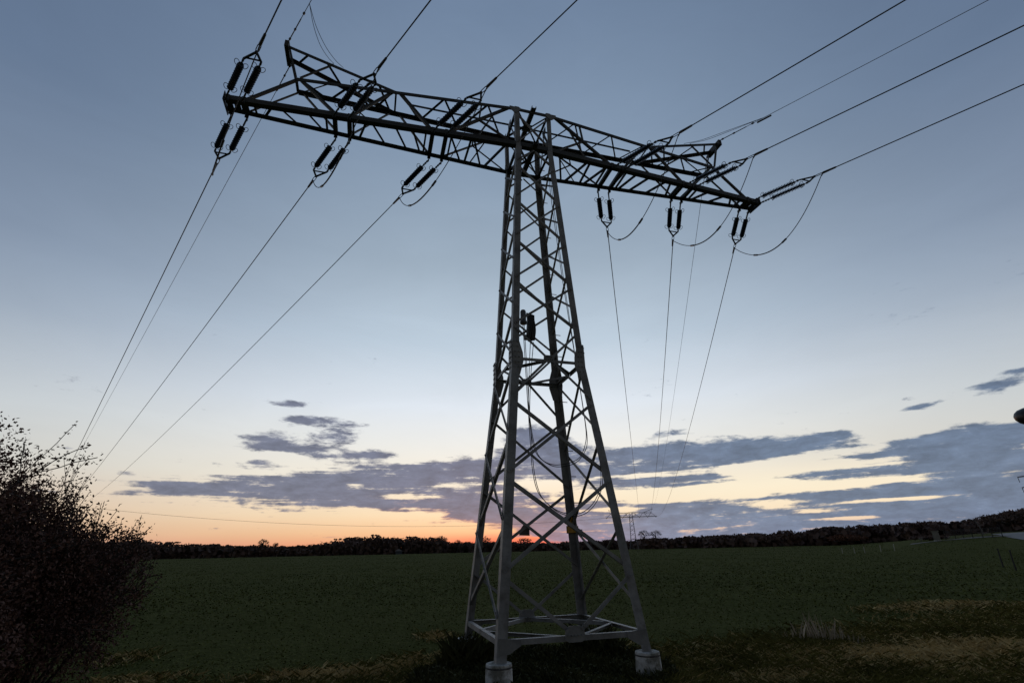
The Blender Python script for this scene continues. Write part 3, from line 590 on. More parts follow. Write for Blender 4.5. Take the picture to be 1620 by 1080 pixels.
# earth wires
for lab, A, dk, a, b, s1 in (('thin earth wire from the left peak down behind the bush', (-PK, PD+.1, ZP), 'L', -.0446, .000104, 150), ('thin earth wire from the left peak up over the camera', (-PK, -PD-.1, ZP), 'N', -.0956, .0004, 50),
                             ('thin earth wire from the right peak up over the camera', (PK, -PD-.1, ZP), 'N', -.0882, .00039, 60), ('thin earth wire from the right peak down to the distant pylon', (PK, PD+.1, ZP), 'R', -.0599, .000376, 146)):
    A = np.array(A); th = DIRS[dk]
    if dk == 'R':
        E = far_pt((PK, -PD, ZP)); hd = E-A; Dh = math.hypot(hd[0], hd[1]); th = math.atan2(hd[0], hd[1]); b = (E[2]-A[2]-a*Dh)/Dh**2; s1 = Dh
    Q = span_pts(A, th, a, b, 0, s1); ew = tag(obj('earth_wire', MB().tube(Q, .0085, 5), WIRE), lab, 'wire', 'overhead power lines')
    dv = np.array([math.sin(th), math.cos(th), a]); fit = MB(); fit.tube([A, A+dv*.9], .014, 6)
    for s, r0 in ((.12, .03), (.5, .028), (1.1, .03)): fit.tube([A+dv*(s-.05), A+dv*(s-.02), A+dv*(s+.02), A+dv*(s+.05)], [.012, r0, r0, .012], 7)
    obj('wire_fitting', fit, GALV, ew)
    if dk == 'N':
        sg = math.copysign(1, A[0]); S0 = A+dv*1.45
        for k in (0, 1):
            E = horn(sg*(5.55-.25*k), -1)+[0, 0, .03]; mid = (S0+E)/2+np.array([-.02*sg*k, -.05, -.42 if sg < 0 else -.1])
            obj('fibre_loop', MB().tube(soft([S0, S0*.55+mid*.45+[0, 0, -.12 if sg < 0 else .0], mid, mid*.45+E*.55+[0, 0, -.06], E]), .007, 5), CABLE, ew)
        if sg > 0:
            q = A+dv*1.2; obj('vibration_damper', MB().tube([q+[-.02, -.05, -.1], q+[.28, -.35, -.02]], .028, 7), GALV, ew)

# ------------------------------------------------------------------ distant pylons
fp = thing('electricity_pylon', 'small distant lattice pylon seen past the right front leg of the big one', 'pylon', 'electricity pylons', (FP[0], FP[1], FPZ-.1)); fp.rotation_euler = (0, 0, FROT)
FARST = mat('distant_steel', (.16, .16, .17), .7)
tw, arm_ = MB(), MB()
for kind, par, mb, m in MEM: (arm_ if par else tw).add([(x, y, z-FSH if z > 6 else z*.5) for x, y, z in mb.v], mb.f)
obj('lattice_tower', tw, FARST, fp); obj('crossarm', arm_, FARST, fp)
for X0 in (-7.63, -5.13, -2.63, 2.63, 5.13, 7.63):
    for f in (-1, 1):
        p = low(X0, f)-[0, 0, FSH]; obj('insulator', MB().tube([p, p+[0, f*1.0, -.08], p+[0, f*1.9, -.15]], [.05, .1, .04], 6), INSUL, fp)
# the line that leaves the distant pylon to the left, faint against the sunset
A, B = far_pt(low(-7.63, -1)), at(120, 800, 170); Tt = np.linspace(0, 1, 40); Q = A+(B-A)*Tt[:, None]; Q[:, 2] -= 3.6*4*Tt*(1-Tt)
tag(obj('overhead_wire', MB().tube(Q, .03, 5), WIRE), 'faint distant wire sagging across the orange sky above the wood', 'wire', 'overhead power lines')
# another pylon, mostly outside the frame at right
az3, el3 = azel(1606, 754); D3 = 240.; b3 = pol(az3+3.0, D3); zg = float(gz(b3[0], b3[1]))
p3 = thing('electricity_pylon', 'far-off pylon with two crossarms cut off by the right edge of the photo', 'pylon', 'electricity pylons', (b3[0], b3[1], zg)); p3.rotation_euler = (0, 0, -R(az3))
tw = MB(); hz = 2.16+D3*math.tan(R(el3))-zg
for a in (-1, 1):
    for b in (-1, 1): tw.tube([(a*2, b*2, 0), (a*.5, b*.5, hz+3)], .14, 5)
for i in range(9):
    z0, z1 = i*hz/9, (i+1)*hz/9; w0, w1 = 2-1.5*z0/(hz+3), 2-1.5*z1/(hz+3)
    for b in (-1, 1): tw.tube([(-w0, b*w0, z0), (w1, b*w1, z1)], .07, 4); tw.tube([(w0, b*w0, z0), (-w1, b*w1, z1)], .07, 4)
obj('lattice_tower', tw, FARST, p3)
for z in (hz, hz-3.4):
    ar = MB()
    for sg in (-1, 1):
        for b in (-.4, .4): ar.tube([(sg*.5, b, z), (sg*12, 0, z-.2)], .11, 5); ar.tube([(sg*.5, b, z+1.3), (sg*12, 0, z-.1)], .09, 5)
        for x in (3, 5, 7, 9): ar.tube([(sg*x, 0, z-.1), (sg*(x+1), 0, z+1.2-.1*x)], .06, 4)
    obj('crossarm', ar, FARST, p3)
    for x in (-12, -8, 8, 12): obj('insulator', MB().tube([(x, 0, z-.1), (x, 0, z-1.9)], .10, 6), INSUL, p3)

# ------------------------------------------------------------------ foliage helpers
def leaf_quads(C, size, aspect=.55, flat=1.):
    n = len(C); size = np.broadcast_to(np.asarray(size, float), (n,))
    a = rng.normal(size=(n, 3)); a[:, 2] *= flat; a /= np.linalg.norm(a, axis=1)[:, None]
    b = np.cross(a, rng.normal(size=(n, 3)) if flat == 1. else np.array([0, 0, 1.])+rng.normal(size=(n, 3))*flat); b /= np.linalg.norm(b, axis=1)[:, None]
    a = a*size[:, None]*.5; b = b*size[:, None]*.5*aspect
    return np.stack([C-a, C+b*1.0-a*.1, C+a, C-b-a*.1], 1)
def grow(mb, p, d, length, rad, level, tips, spread=.6, kids=(2, 4), droop=0.):
    n = 5; pts = [p]; rs = [rad]; dd = d.copy()
    for i in range(n):
        dd = dd+np.array([random.gauss(0, .13), random.gauss(0, .13), random.gauss(0, .10)-droop]); dd /= np.linalg.norm(dd)
        pts.append(pts[-1]+dd*length/n); rs.append(rad*(1-.62*(i+1)/n))
    mb.tube(pts, [max(.007, r0) for r0 in rs], 6 if rad > .03 else 4, False)
    if level == 0:
        tips.append(pts[2:]); return
    for k in range(random.randint(*kids)):
        i = random.randint(2, n); nd = dd+np.array([random.gauss(0, spread), random.gauss(0, spread), random.gauss(.12, spread*.6)]); nd /= np.linalg.norm(nd)
        grow(mb, pts[i], nd, length*random.uniform(.55, .8), rs[i]*.8, level-1, tips, spread, kids, droop)
BARK = mat('dark_bark', (.022, .017, .014), .9, 0, (.045, .036, .03), 8, .4)
LEAF = mat('autumn_leaf', (.075, .045, .038), .8, 0, (.165, .092, .072), 1.7, lo=.3, hi=.7, spec=.1)
WOODM = mat('far_wood_foliage', (.085, .062, .055), .95, 0, (.18, .125, .105), .09, lo=.3, hi=.72, spec=.1)
TWIG = mat('far_twigs', (.10, .066, .058), .95, spec=.1)
REDM = mat('rust_brown_foliage', (.11, .052, .034), .95, 0, (.17, .085, .055), .3, spec=.1)
PALEM = mat('pale_bare_crown', (.085, .075, .078), .95, 0, (.12, .105, .105), .5, spec=.1)

# ------------------------------------------------------------------ big bush at the left
def bush(label, base, height, radius, nst, leaves, seed, lean=(0, 0), size=.075):
    random.seed(seed); b = thing('hedge_bush', label, 'bush', 'bushes beside the field', tuple(base))
    br = MB(); tips = []
    for k in range(nst):
        w = 2*PI*k/nst+random.uniform(-.4, .4); t = random.uniform(.25, 1.0)
        d = np.array([math.cos(w)*t*radius/height*1.1+lean[0], math.sin(w)*t*radius/height*1.1+lean[1], 1.]); d /= np.linalg.norm(d)
        grow(br, np.array([math.cos(w)*.3, math.sin(w)*.3, -.1]), d, height*random.uniform(.36, .46), random.uniform(.035, .06), 3, tips, .62, (4, 6))
    TP = np.concatenate([np.array(t) for t in tips]); V = np.array(br.v)
    kz = height/np.percentile(TP[:, 2], 99.6); ctr = np.array([TP[:, 0].mean(), TP[:, 1].mean()]); kr = radius/np.percentile(np.hypot(TP[:, 0]-ctr[0], TP[:, 1]-ctr[1]), 98)
    for A_ in (V, TP):
        A_[:, 2] *= kz; A_[:, :2] = (A_[:, :2]-ctr)*kr+ctr*min(1, kr)
    br.v = [tuple(p_) for p_ in V]
    obj('branches', br, BARK, b); idx = rng.integers(0, len(TP), leaves)
    C = TP[idx]+rng.normal(size=(leaves, 3))*np.array([.06, .06, .06])
    nf = int(leaves*.85); v3 = rng.normal(size=(nf, 3)); v3 /= np.linalg.norm(v3, axis=1)[:, None]; v3 *= rng.uniform(.2, 1, (nf, 1))**.5
    C2 = v3*np.array([radius*.92, radius*.92, height*.475])*(1+.12*np.sin(v3[:, :1]*7)*np.cos(v3[:, 1:2]*6+v3[:, 2:]*5))+[0, 0, height*.45]+np.array([lean[0], lean[1], 0])*height*.3
    C = np.concatenate([C, C2]); C[:, 2] = np.abs(C[:, 2]); leaves = len(C)
    quads_obj('foliage', leaf_quads(C, rng.uniform(.6, 1.25, leaves)*size*.85), LEAF, b); return b
for lab, az, D, h, rad, nst, nl, seed, lean in (
    ('large dark leafy bush filling the left edge of the photo, its tallest crown', -38.6, 12.5, 5.15, 3.05, 17, 60000, 3, (.0, 0)),
    ('dark bush of middle height, sloping down between the tall bush and the sky', -29.0, 13.0, 3.75, 1.75, 12, 26000, 5, (.05, .02)),
    ('low dark bush leaning right with thin leafy twigs reaching into the orange sky', -24.6, 13.4, 3.1, 1.35, 11, 12000, 15, (.22, .05)),
    ('low dense dark bush at the foot of the bushes in the lower left corner', -36.0, 10.9, 2.3, 2.2, 14, 32000, 9, (0, 0))):
    p = pol(az, D); bush(lab, (p[0], p[1], float(gz(p[0], p[1]))), h, rad, nst, nl, seed, lean)

# ------------------------------------------------------------------ the wood along the far edge of the field
TOPS = [(-60, 856), (180, 857), (300, 862), (470, 865), (500, 861), (560, 853), (600, 850), (640, 852), (700, 853), (712, 859), (760, 859), (800, 858), (850, 861), (900, 858), (960, 855), (1010, 857), (1060, 853),
        (1100, 850), (1150, 846), (1200, 846), (1240, 843), (1300, 838), (1350, 834), (1400, 831), (1440, 829), (1500, 827), (1540, 825), (1580, 817), (1640, 806), (1760, 800)]
TA = np.array([azel(x, y) for x, y in TOPS])
def top_z(az, D): return CAM[2]+D*math.tan(R(float(np.interp(az, TA[:, 0], TA[:, 1]))))
def wood(label, a0, a1, D0, seed, dens=1., mat_=WOODM):
    global rng
    rng = np.random.default_rng(seed); Q = []; TW = MB(); az = a0
    while az < a1:
        for row in range(3):
            D = D0+row*9+rng.uniform(-3, 3); a = az+rng.uniform(-.5, .5); p = pol(a, D); g = float(gz(p[0], p[1]))
            H = (top_z(a, D)-g)*rng.uniform(.90, 1.12); H = max(3., H); r0 = rng.uniform(2.2, 4.2); n = int(230*dens)
            lobes = rng.normal(size=(6, 3))*np.array([r0*.45, r0*.45, H*.13])+np.array([0, 0, H*.70])
            which = rng.integers(0, 6, n); v = rng.normal(size=(n, 3)); v /= np.linalg.norm(v, axis=1)[:, None]
            C = lobes[which]+v*rng.uniform(.3, 1, (n, 1))**.6*np.array([r0*.55, r0*.55, H*.24])
            C[:, 2] = np.clip(C[:, 2], .2, H*1.03); C += [p[0], p[1], g]; Q.append(leaf_quads(C, rng.uniform(.5, 1.2, n), .7))
            if True:
                n2_ = 110; C = np.stack([rng.uniform(-3.4, 3.4, n2_), rng.uniform(-3, 3, n2_), rng.uniform(0, H*.75, n2_)], -1)+[p[0], p[1], g]; Q.append(leaf_quads(C, rng.uniform(1., 2.2, n2_), .8))
            for k in range(9):   # bare twigs that fray the skyline
                t0 = lobes[rng.integers(0, 6)]+rng.normal(size=3)*[r0*.4, r0*.4, .3]; t0[2] = H*rng.uniform(.7, .95); t1 = t0+np.array([rng.normal()*.7, rng.normal()*.7, H*rng.uniform(.08, .22)])
                TW.tube([t0+[p[0], p[1], g], t1+[p[0], p[1], g]], [.09, .03], 3, False)
        az += 1.05
    w_ = quads_obj('wood', np.concatenate(Q), mat_); tag(w_, label, 'wood', None, 'stuff')
    me = w_.data
    o2 = obj('twigs', TW, TWIG, w_); o2['kind'] = 'stuff'
    return w_
wood('dark hedge-like wood under the sunset left of the big pylon', -30, 7.6, 205, 11)
wood('dark wood under the red afterglow behind the big pylon', 8.2, 30, 225, 12)
wood('long dark wood under grey-blue clouds at the right, rising to the photo edge', 30.2, 70, 175, 13, 1.25)

def far_tree(name, label, px, ytop, D, rad, mat_, n=420, twigs=60, trunk=True, group='trees standing out of the far wood', flat=1.):
    global rng
    rng = np.random.default_rng(px); az, el = azel(px, ytop); p = pol(az, D); g = float(gz(p[0], p[1])); H = CAM[2]+D*math.tan(R(el))-g
    t = thing(name, label, 'tree', group, (p[0], p[1], g))
    tb = MB(); tb.tube([(0, 0, -.2), (.1, 0, H*.3), (0, .1, H*.62), (.05, 0, H*.9)], [.32, .24, .15, .05], 6)
    for k in range(16):
        w = rng.uniform(0, 2*PI); z = H*rng.uniform(.3, .75); e_ = np.array([math.cos(w)*rad*rng.uniform(.5, .95), math.sin(w)*rad*rng.uniform(.5, .95), z+H*rng.uniform(.08, .25)])
        tb.tube([(0, 0, z), e_*[.5, .5, 1]-[0, 0, H*.05], e_], [.12, .07, .03], 4, False)
    obj('trunk', tb, BARK, t)
    v = rng.normal(size=(n, 3)); v /= np.linalg.norm(v, axis=1)[:, None]; rr = rng.uniform(.15, 1, (n, 1))**.45
    C = v*rr*np.array([rad, rad, H*.3*flat])*(1+.22*np.sin(v[:, :1]*5+px)*np.cos(v[:, 2:3]*6))+[0, 0, H*.70]
    Q = leaf_quads(C, rng.uniform(.35, .8, n)*(.42 if mat_ is PALEM else 1), .5); tw = MB()
    cr = quads_obj('crown', Q, mat_, t)
    for k in range(twigs):
        u_ = rng.normal(size=3); u_[2] = abs(u_[2]); u_ /= np.linalg.norm(u_); q0 = u_*np.array([rad*.7, rad*.7, H*.2])+[0, 0, H*.72]; q1 = u_*np.array([rad*1.08, rad*1.08, H*.31])+[0, 0, H*.70]
        tw.tube([q0, q1], [.035, .015], 3, False)
    if twigs: obj('twigs', tw, mat_, cr)
    return t
far_tree('bare_tree', 'left of two pale round bare trees above the wood beside the distant pylon', 1018, 838, 214, 2.4, PALEM, 520, 170)
far_tree('bare_tree', 'right of two pale round bare trees above the wood beside the distant pylon', 1036, 838, 215, 2.5, PALEM, 520, 170)
far_tree('round_tree', 'rust brown tree in front of the wood below the two pale bare trees', 1028, 853, 190, 5.2, REDM, 900, 40, flat=1.25)
far_tree('bare_tree', 'thin bare tree poking above the wood under the long cloud at left', 418, 852, 205, 1.9, TWIG, 90, 110)
far_tree('bare_tree', 'small thin bare sapling above the wood at left, right of the bare tree', 437, 857, 205, 1.1, TWIG, 40, 60)
far_tree('round_tree', 'dark round treetop just left of the gap in the wood by the pylon', 697, 847, 212, 3.2, WOODM, 300, 90)
far_tree('bare_tree', 'bare treetop in the sunset left of the left rear pylon leg', 724, 853, 215, 1.5, TWIG, 70, 80)
far_tree('round_tree', 'dark treetop against the brightest orange, between the two left pylon legs', 768, 849, 215, 2.6, WOODM, 160, 110)
far_tree('round_tree', 'dark tree hump against the red glow inside the pylon', 829, 850, 222, 3.2, WOODM, 300, 70)
far_tree('round_tree', 'reddish brown tree in front of the wood on the right', 1338, 846, 168, 4.5, REDM, 700, 40, flat=1.2)
far_tree('round_tree', 'tall dark tree at the right end of the wood', 1590, 811, 150, 5., WOODM, 900, 60)
far_tree('round_tree', 'dark tree rising highest at the right edge of the photo', 1632, 805, 150, 5.5, WOODM, 900, 60)
far_tree('round_tree', 'dark dense shrub tree left of the pale cabinet by the fence', 1470, 848, 118, 2.6, WOODM, 700, 20, flat=1.3)

# ------------------------------------------------------------------ things at the right: path, road, fence, cabinet, lamp, building, posts
def strip(name, pts, w, m):
    mb = MB(); pts = [np.array(p, float) for p in pts]; n = len(pts); V = []
    for i, p in enumerate(pts):
        d = pts[min(i+1, n-1)]-pts[max(i-1, 0)]; d[2] = 0; d /= np.linalg.norm(d); s = np.array([d[1], -d[0], 0])
        for k in (-1, -.33, .33, 1):
            q = p+s*w*.5*k; V.append((q[0], q[1], float(gz(q[0], q[1]))+.06))
    mb.v = V; mb.f = [(i*4+k, i*4+k+1, i*4+k+5, i*4+k+4) for i in range(n-1) for k in range(3)]
    o = obj(name, mb, m); o['kind'] = 'structure'; return o
ASPH = mat('pale_road', (.16, .16, .165), .9, 0, (.21, .21, .21), 1.2, .2)
GRAV = mat('gravel_path', (.10, .10, .085), .95, 0, (.15, .145, .12), 2., .3)
strip('path', [pol(a, d) for a, d in np.stack([np.linspace(52.9, 60.0, 16), np.linspace(106, 104, 16)], -1)], 2.2, GRAV)
strip('road', [pol(a, d) for a, d in ((59.5, 116), (60.0, 108), (60.9, 99), (62.3, 90), (64.5, 80), (69, 68), (76, 58))], 5.0, ASPH)
def ground_at(px, D):
    az, _ = azel(px, 862); p = pol(az, D); p[2] = float(gz(p[0], p[1])); return p
fe = thing('wire_fence', 'dark wire mesh fence with thin posts along the pale path at right', 'fence')
fpx = [1500, 1516, 1529, 1544, 1560, 1576, 1592]; FPN = [ground_at(x, 107-(x-1500)*.06) for x in fpx]; FD = mat('dark_fence_post', (.03, .03, .028), .8)
for p in FPN: obj('post', MB().tube([p-[0, 0, .2], p+[0.02, 0, 1.45]], .06, 6), FD, fe)
for a, b in zip(FPN, FPN[1:]):
    mb = MB()
    for z in (.2, .5, .8, 1.1, 1.3): mb.tube([a+[0, 0, z], b+[0, 0, z]], .008, 4)
    for k in range(1, 9): q = a+(b-a)*k/9; mb.tube([q+[0, 0, .1], q+[0, 0, 1.32]], .008, 4)
    obj('mesh_panel', mb, GALV, fe)
p = ground_at(1486, 108); cb = thing('utility_cabinet', 'pale grey cabinet at the left end of the wire fence', 'cabinet', None, tuple(p)); ca = mat('pale_cabinet', (.15, .15, .13), .6, 0, (.19, .19, .16), 2)
mb = MB(); mb.box((0, 0, .75), .42, .3, .65, (.55, -.83, 0), (.83, .55, 0)); obj('cabinet_body', mb, ca, cb)
obj('plinth', MB().box((0, 0, .04), .48, .36, .06, (.55, -.83, 0), (.83, .55, 0)), CONC, cb); obj('roof_cap', MB().box((0, 0, 1.44), .48, .36, .04, (.55, -.83, 0), (.83, .55, 0)), ca, cb)
p = ground_at(1460, 112); az_ = azel(1460, 852); sn = thing('road_sign', 'tiny pale sign on a post in front of the dark shrub at right', 'sign', None, tuple(p)); zt = CAM[2]+112*math.tan(R(az_[1]))-p[2]
vx = np.array([.63, -.77, 0]); vy = np.array([.77, .63, 0])
obj('post', MB().tube([(0, 0, -.1), (0, 0, zt)], .04, 6), GALV, sn); obj('sign_plate', MB().box(np.array([0, 0, zt])-vy*.06, .26, .015, .13, vx, vy), ca, sn)
# building with a small turret, behind the trees
az_, el_ = azel(1521, 838); D_ = 208.; p = pol(az_, D_); p[2] = float(gz(p[0], p[1])); zt = CAM[2]+D_*math.tan(R(azel(1521, 829)[1]))-p[2]
bd = thing('building', 'bluish grey building with a small turret above the trees at right', 'building', None, tuple(p)); BW = mat('blue_grey_wall', (.04, .05, .065), .8, 0, (.055, .065, .085), .6); BR = mat('slate_roof', (.035, .04, .05), .7)
ca_, sa_ = math.cos(R(az_)), math.sin(R(az_)); bx = np.array([ca_, -sa_, 0]); by = np.array([sa_, ca_, 0])
obj('wall', MB().box((0, 0, zt*.42), 2.6, 2.4, zt*.42, bx, by), BW, bd)
hw, hd_, ez, rz = 2.9, 2.7, zt*.845, zt*1.0
rf = MB(); rf.add([bx*a*hw+by*b*hd_+np.array([0, 0, ez]) for a, b in ((-1, -1), (1, -1), (1, 1), (-1, 1))]+[bx*a*1.3+np.array([0, 0, rz]) for a in (-1, 1)], [(0, 1, 5, 4), (2, 3, 4, 5), (1, 2, 5), (3, 0, 4), (3, 2, 1, 0)]); ro = obj('roof', rf, BR, bd)
obj('turret', MB().tube([(0, 0, zt*.97), (0, 0, zt*1.12), (0, 0, zt*1.125), (0, 0, zt*1.2), (0, 0, zt*1.28)], [.55, .5, .75, .35, .05], 8), BR, ro)
for k in (-1, 1): obj('window', MB().box(bx*k*1.4-by*2.42+np.array([0, 0, zt*.5]), .5, .05, .7, bx, by), BLACKP, bd)
# curved street lamp over the trees
p = ground_at(1563, 118); zt = CAM[2]+118*math.tan(R(azel(1556, 821)[1]))-p[2]; sw = pol(azel(1537, 822)[0], 118)-pol(azel(1557, 822)[0], 118); sw[2] = 0
lp = thing('street_lamp', 'thin lamp post with a long arm curved over to the left above the trees', 'street lamp', None, tuple(p)); LP = mat('lamp_grey', (.10, .10, .10), .6)
obj('post', MB().tube([(0, 0, -.1), sw*.1+[0, 0, zt*.5], sw*.32+[0, 0, zt*.93]], [.12, .09, .07], 7), LP, lp)
obj('arm', MB().tube(soft([sw*.32+[0, 0, zt*.93], sw*.55+[0, 0, zt*1.0], sw*.9+[0, 0, zt*1.03], sw*1.25+[0, 0, zt*.99], sw*1.45+[0, 0, zt*.90]]), .07, 6), LP, lp)
obj('lamp_head', MB().tube([sw*1.43+[0, 0, zt*.91], sw*1.45+[0, 0, zt*.86]], [.14, .22], 8), LP, lp)
# dark rounded lamp head reaching in at the right edge, close by
az_, el_ = azel(1604, 660); D_ = 16.; c = pol(az_+1.55, D_); c[2] = CAM[2]+D_*math.tan(R(el_))
p = pol(az_+3.6, D_+.2); p[2] = float(gz(p[0], p[1])); l2 = thing('street_lamp', 'black rounded lamp head poking in at the right edge of the photo', 'street lamp', None, tuple(p))
rt = np.array([math.cos(R(az_)), -math.sin(R(az_)), 0]); hd = MB(); c0 = c-p
prof = [(-.44, .015), (-.42, .07), (-.36, .13), (-.26, .175), (-.12, .21), (.1, .235), (.32, .22), (.45, .15), (.5, .05)]
hd.tube([c0+rt*s+np.array([0, 0, -.05-s*.12+max(0, s)*.05]) for s, r0 in prof], [r0*1.1 for s, r0 in prof], 18)
obj('lamp_head', hd, mat('black_lamp_plastic', (.012, .011, .013), .4), l2, True)
obj('post', MB().tube(soft([(0, 0, -.1), (0, 0, c0[2]*.7), (0, 0, c0[2]-.25), c0*[.4, .4, 1]+[0, 0, .02], c0+rt*.4+[0, 0, -.07]]), .045, 8), BLACKP, l2)
# field-edge posts and white stakes
for px, D, lab in ((1574, 57, 'dark leaning fence post in the grass at right, nearer to the wood'), (1592, 54, 'faint dark post in the brown grass close to the right edge')):
    p = ground_at(px, D); o = MB(); o.tube([p-[0, 0, .2], p+[.05, 0, .7], p+[.13, 0, 1.35]], [.055, .05, .045], 7); o.box(p+[.135, 0, 1.37], .05, .05, .02); tag(obj('fence_post', o, FD), lab, 'post', 'posts at the field edge')
SW = mat('white_stake', (.42, .40, .36), .7, 0, (.5, .48, .44), 5)
for i, (px, h) in enumerate(((1330, .75), (1349, .8), (1365, .8), (1391, .85), (1413, .8))):
    p = ground_at(px, 92); o = MB(); o.tube([p-[0, 0, .1], p+[.02*i, 0, h]], [.04, .035], 6); o.tube([p+[.02*i, 0, h], p+[.02*i, 0, h+.05]], [.05, .02], 6)
    nm = ('leftmost', 'second from left', 'middle', 'second from right', 'rightmost')[i]
    tag(obj('field_stake', o, SW), f'{nm} of five short pale stakes in the field before the right wood', 'stake', 'pale stakes in the field')
# tiny hut at the foot of the left wood
p = ground_at(631, 196); p = pol(azel(631, 870)[0], 196); p[2] = float(gz(p[0], p[1])); ht = thing('field_hut', 'tiny pale gabled hut at the foot of the left wood', 'hut', None, tuple(p))
obj('wall', MB().box((0, 0, .55), 1.1, .9, .55), BW, ht)
obj('roof', MB().add([(-1.3, -1.1, 1.05), (1.3, -1.1, 1.05), (1.3, 1.1, 1.05), (-1.3, 1.1, 1.05), (0, -1.1, 1.75), (0, 1.1, 1.75)], [(0, 4, 5, 3), (1, 2, 5, 4), (0, 1, 4), (2, 3, 5), (3, 2, 1, 0)]), mat('pale_roof', (.2, .21, .22), .6), ht)

# ------------------------------------------------------------------ grass, crop and weeds
rng = np.random.default_rng(21)
def blades(P, h, w, lean=.5):      # one bent triangle pair per blade -> quad strip of 4 corners
    n = len(P); a = rng.uniform(0, 2*PI, n); s = np.stack([np.cos(a), np.sin(a), np.zeros(n)], -1)*w[:, None]
    l = np.stack([rng.normal(size=n)*lean, rng.normal(size=n)*lean, np.zeros(n)], -1)*h[:, None]
    tipv = P+l+np.stack([np.zeros(n), np.zeros(n), h], -1); midv = P+l*.35+np.stack([np.zeros(n), np.zeros(n), h*.6], -1)
    return np.stack([P-s, P+s, midv+s*.8, tipv], 1)
def scatter(n, a0, a1, d0, d1, power=.5):
    a = rng.uniform(a0, a1, n); D = (d0**(1/power)*0+d0)+(d1-d0)*rng.uniform(0, 1, n)**(1/power*.5+.5)
    x = CAM[0]+D*np.sin(np.radians(a)); y = CAM[1]+D*np.cos(np.radians(a)); return np.stack([x, y, gz(x, y)], -1)
def patch(x, y): return np.sin(x*1.1+.7*np.sin(y*.9))*np.sin(y*1.3+.8*np.sin(x*.7))+.5*np.sin(x*2.7+y*1.9)
GRASS = mat('verge_grass', (.07, .070, .018), .85, 0, (.16, .145, .042), .6, spec=.05)
STRAW = mat('dry_grass', (.40, .29, .13), .9, 0, (.58, .45, .22), .8, spec=.05)
CROP = mat('crop_leaf', (.056, .066, .016), .9, 0, (.125, .132, .034), .14, spec=.04, lo=.3, hi=.7)
WEED = mat('dark_weed', (.030, .034, .012), .9, 0, (.070, .072, .026), 2., spec=.2)
P_ = scatter(230000, -40, 66, 7.5, 27, .8); EDGE = lambda q: np.maximum(q[:, 0]-2, 0)*.14
spots = [(195, 1040, .62, .8), (225, 1075, .8, .5), (470, 1075, .9, .4), (560, 1066, 1.1, .5), (650, 1048, .8, .6), (690, 1010, .5, .8), (1500, 960, 3.2, 1.3), (1580, 930, 2.5, 1.5), (1400, 1040, 1.8, .9), (1550, 1030, 2., 1.2), (1250, 1075, 1.2, .5)]
sp = np.zeros(len(P_))
for (px, py, rx, ry) in spots:
    d0 = ray(px, py); c0 = CAM+d0*(-CAM[2]/d0[2]); sp += np.exp(-((P_[:, 0]-c0[0])/rx)**2-((P_[:, 1]-c0[1])/ry)**2)
k = (P_[:, 1] < .9+EDGE(P_)+rng.normal(size=len(P_))*.7) | (sp > rng.uniform(.12, 1., len(P_))); P_, sp = P_[k], sp[k]
dry = 1.2*sp-.2+.3*patch(P_[:, 0]*.55, P_[:, 1]*.55)+.6*rng.normal(size=len(P_)) > .15
for sel, nm, m, lab, h0 in ((~dry, 'grass', GRASS, 'dark green verge grass around the foot of the pylon', .15), (dry, 'dry_grass', STRAW, 'yellow-brown dry grass patches along the bottom of the photo', .12)):
    q = P_[sel]; n = len(q); tag(quads_obj(nm, blades(q, rng.uniform(.4, 1.3, n)*h0, rng.uniform(.004, .008, n)*np.clip(np.hypot(q[:, 0]-CAM[0], q[:, 1]-CAM[1])/9, 1, 2), 1.15), m), lab, 'grass', None, 'stuff')
P_ = scatter(300000, -40, 66, 10, 165, .42); P_ = P_[P_[:, 1] > .4+EDGE(P_)+rng.normal(size=len(P_))*.5]; D = np.hypot(P_[:, 0]-CAM[0], P_[:, 1]-CAM[1]); A_ = np.degrees(np.arctan2(P_[:, 0]-CAM[0], P_[:, 1]-CAM[1]))
sp = np.zeros(len(P_))
for (px, py, rx, ry) in spots:
    d0 = ray(px, py); c0 = CAM+d0*(-CAM[2]/d0[2]); sp += np.exp(-((P_[:, 0]-c0[0])/rx)**2-((P_[:, 1]-c0[1])/ry)**2)
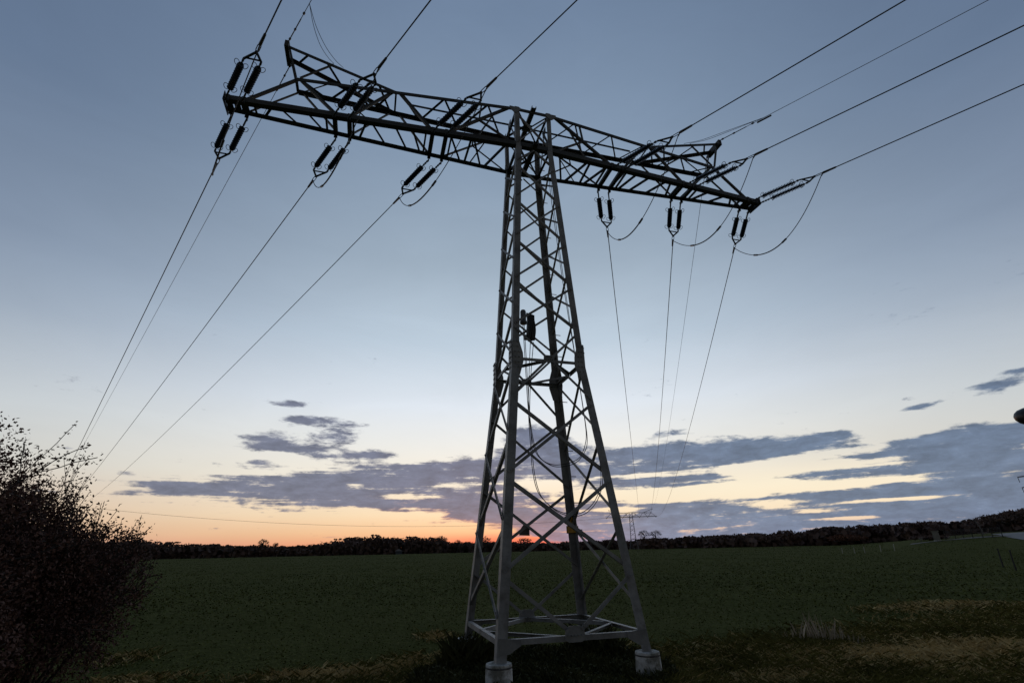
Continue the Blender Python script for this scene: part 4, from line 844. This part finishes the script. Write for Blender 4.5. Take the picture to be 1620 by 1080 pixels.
k = (sp < rng.uniform(.3, 1.1, len(P_))) & ~((A_ > 51) & (D > 102+rng.normal(size=len(D))*2)) & ~((A_ > 58.5) & (D > 84+rng.normal(size=len(D))*4)); P_ = P_[k]; D = D[k]; n = len(P_)
P_[:, 2] += rng.uniform(.02, .08, n); tag(quads_obj('crop', leaf_quads(P_, rng.uniform(.035, .085, n)*np.clip(D/16, 1, 2.2), .6, flat=.28), CROP), 'low leafy green crop covering the wide field', 'crop', None, 'stuff')
n = 24000; r0 = rng.uniform(0, 1, n)**.5; a = rng.uniform(0, 2*PI, n); x = -.15+r0*2.4*np.cos(a); y = -.3+r0*1.9*np.sin(a); k = (np.hypot(x-leg(.5, -1, -1)[0], y-leg(.5, -1, -1)[1]) > .30) & (np.hypot(x-leg(.5, 1, -1)[0], y-leg(.5, 1, -1)[1]) > .30)
x, y = x[k], y[k]; P_ = np.stack([x, y, gz(x, y)], -1); n = len(P_); hh = rng.uniform(.10, .38, n)*(.5+.4*np.sin(x*2.1+y)**2)+.56*rng.uniform(.45, 1, n)*sum(np.exp(-((x-leg(.5, a_, 1)[0]+.05)/.5)**2-((y-leg(.5, a_, 1)[1]+.42)/.42)**2) for a_ in (-1, 1))
q = np.concatenate([blades(P_, hh, rng.uniform(.006, .014, n), .35), leaf_quads(P_+np.stack([rng.normal(size=n)*.05, rng.normal(size=n)*.05, hh*rng.uniform(.3, 1, n)], -1), rng.uniform(.04, .1, n))])
tag(quads_obj('weeds', q, WEED), 'dark tangled weeds between the legs of the pylon', 'weeds', None, 'stuff')
# pale reeds
az_, el_ = azel(1300, 1018); D_ = 15.5; c = pol(az_, D_); n = 150; rt = np.array([math.cos(R(az_)), -math.sin(R(az_))])
s = rng.normal(size=n)*.42; x = c[0]+rt[0]*s+rng.normal(size=n)*.12; y = c[1]+rt[1]*s+rng.normal(size=n)*.12; P_ = np.stack([x, y, gz(x, y)], -1)
tag(quads_obj('reeds', blades(P_, rng.uniform(.15, .6, n)*np.exp(-(s/.62)**2)+.1, rng.uniform(.004, .009, n), .14), mat('pale_reed', (.30, .25, .19), .8, 0, (.42, .36, .28), 3)), 'clump of pale upright dry reeds in the grass right of the pylon', 'reeds', None, 'stuff')
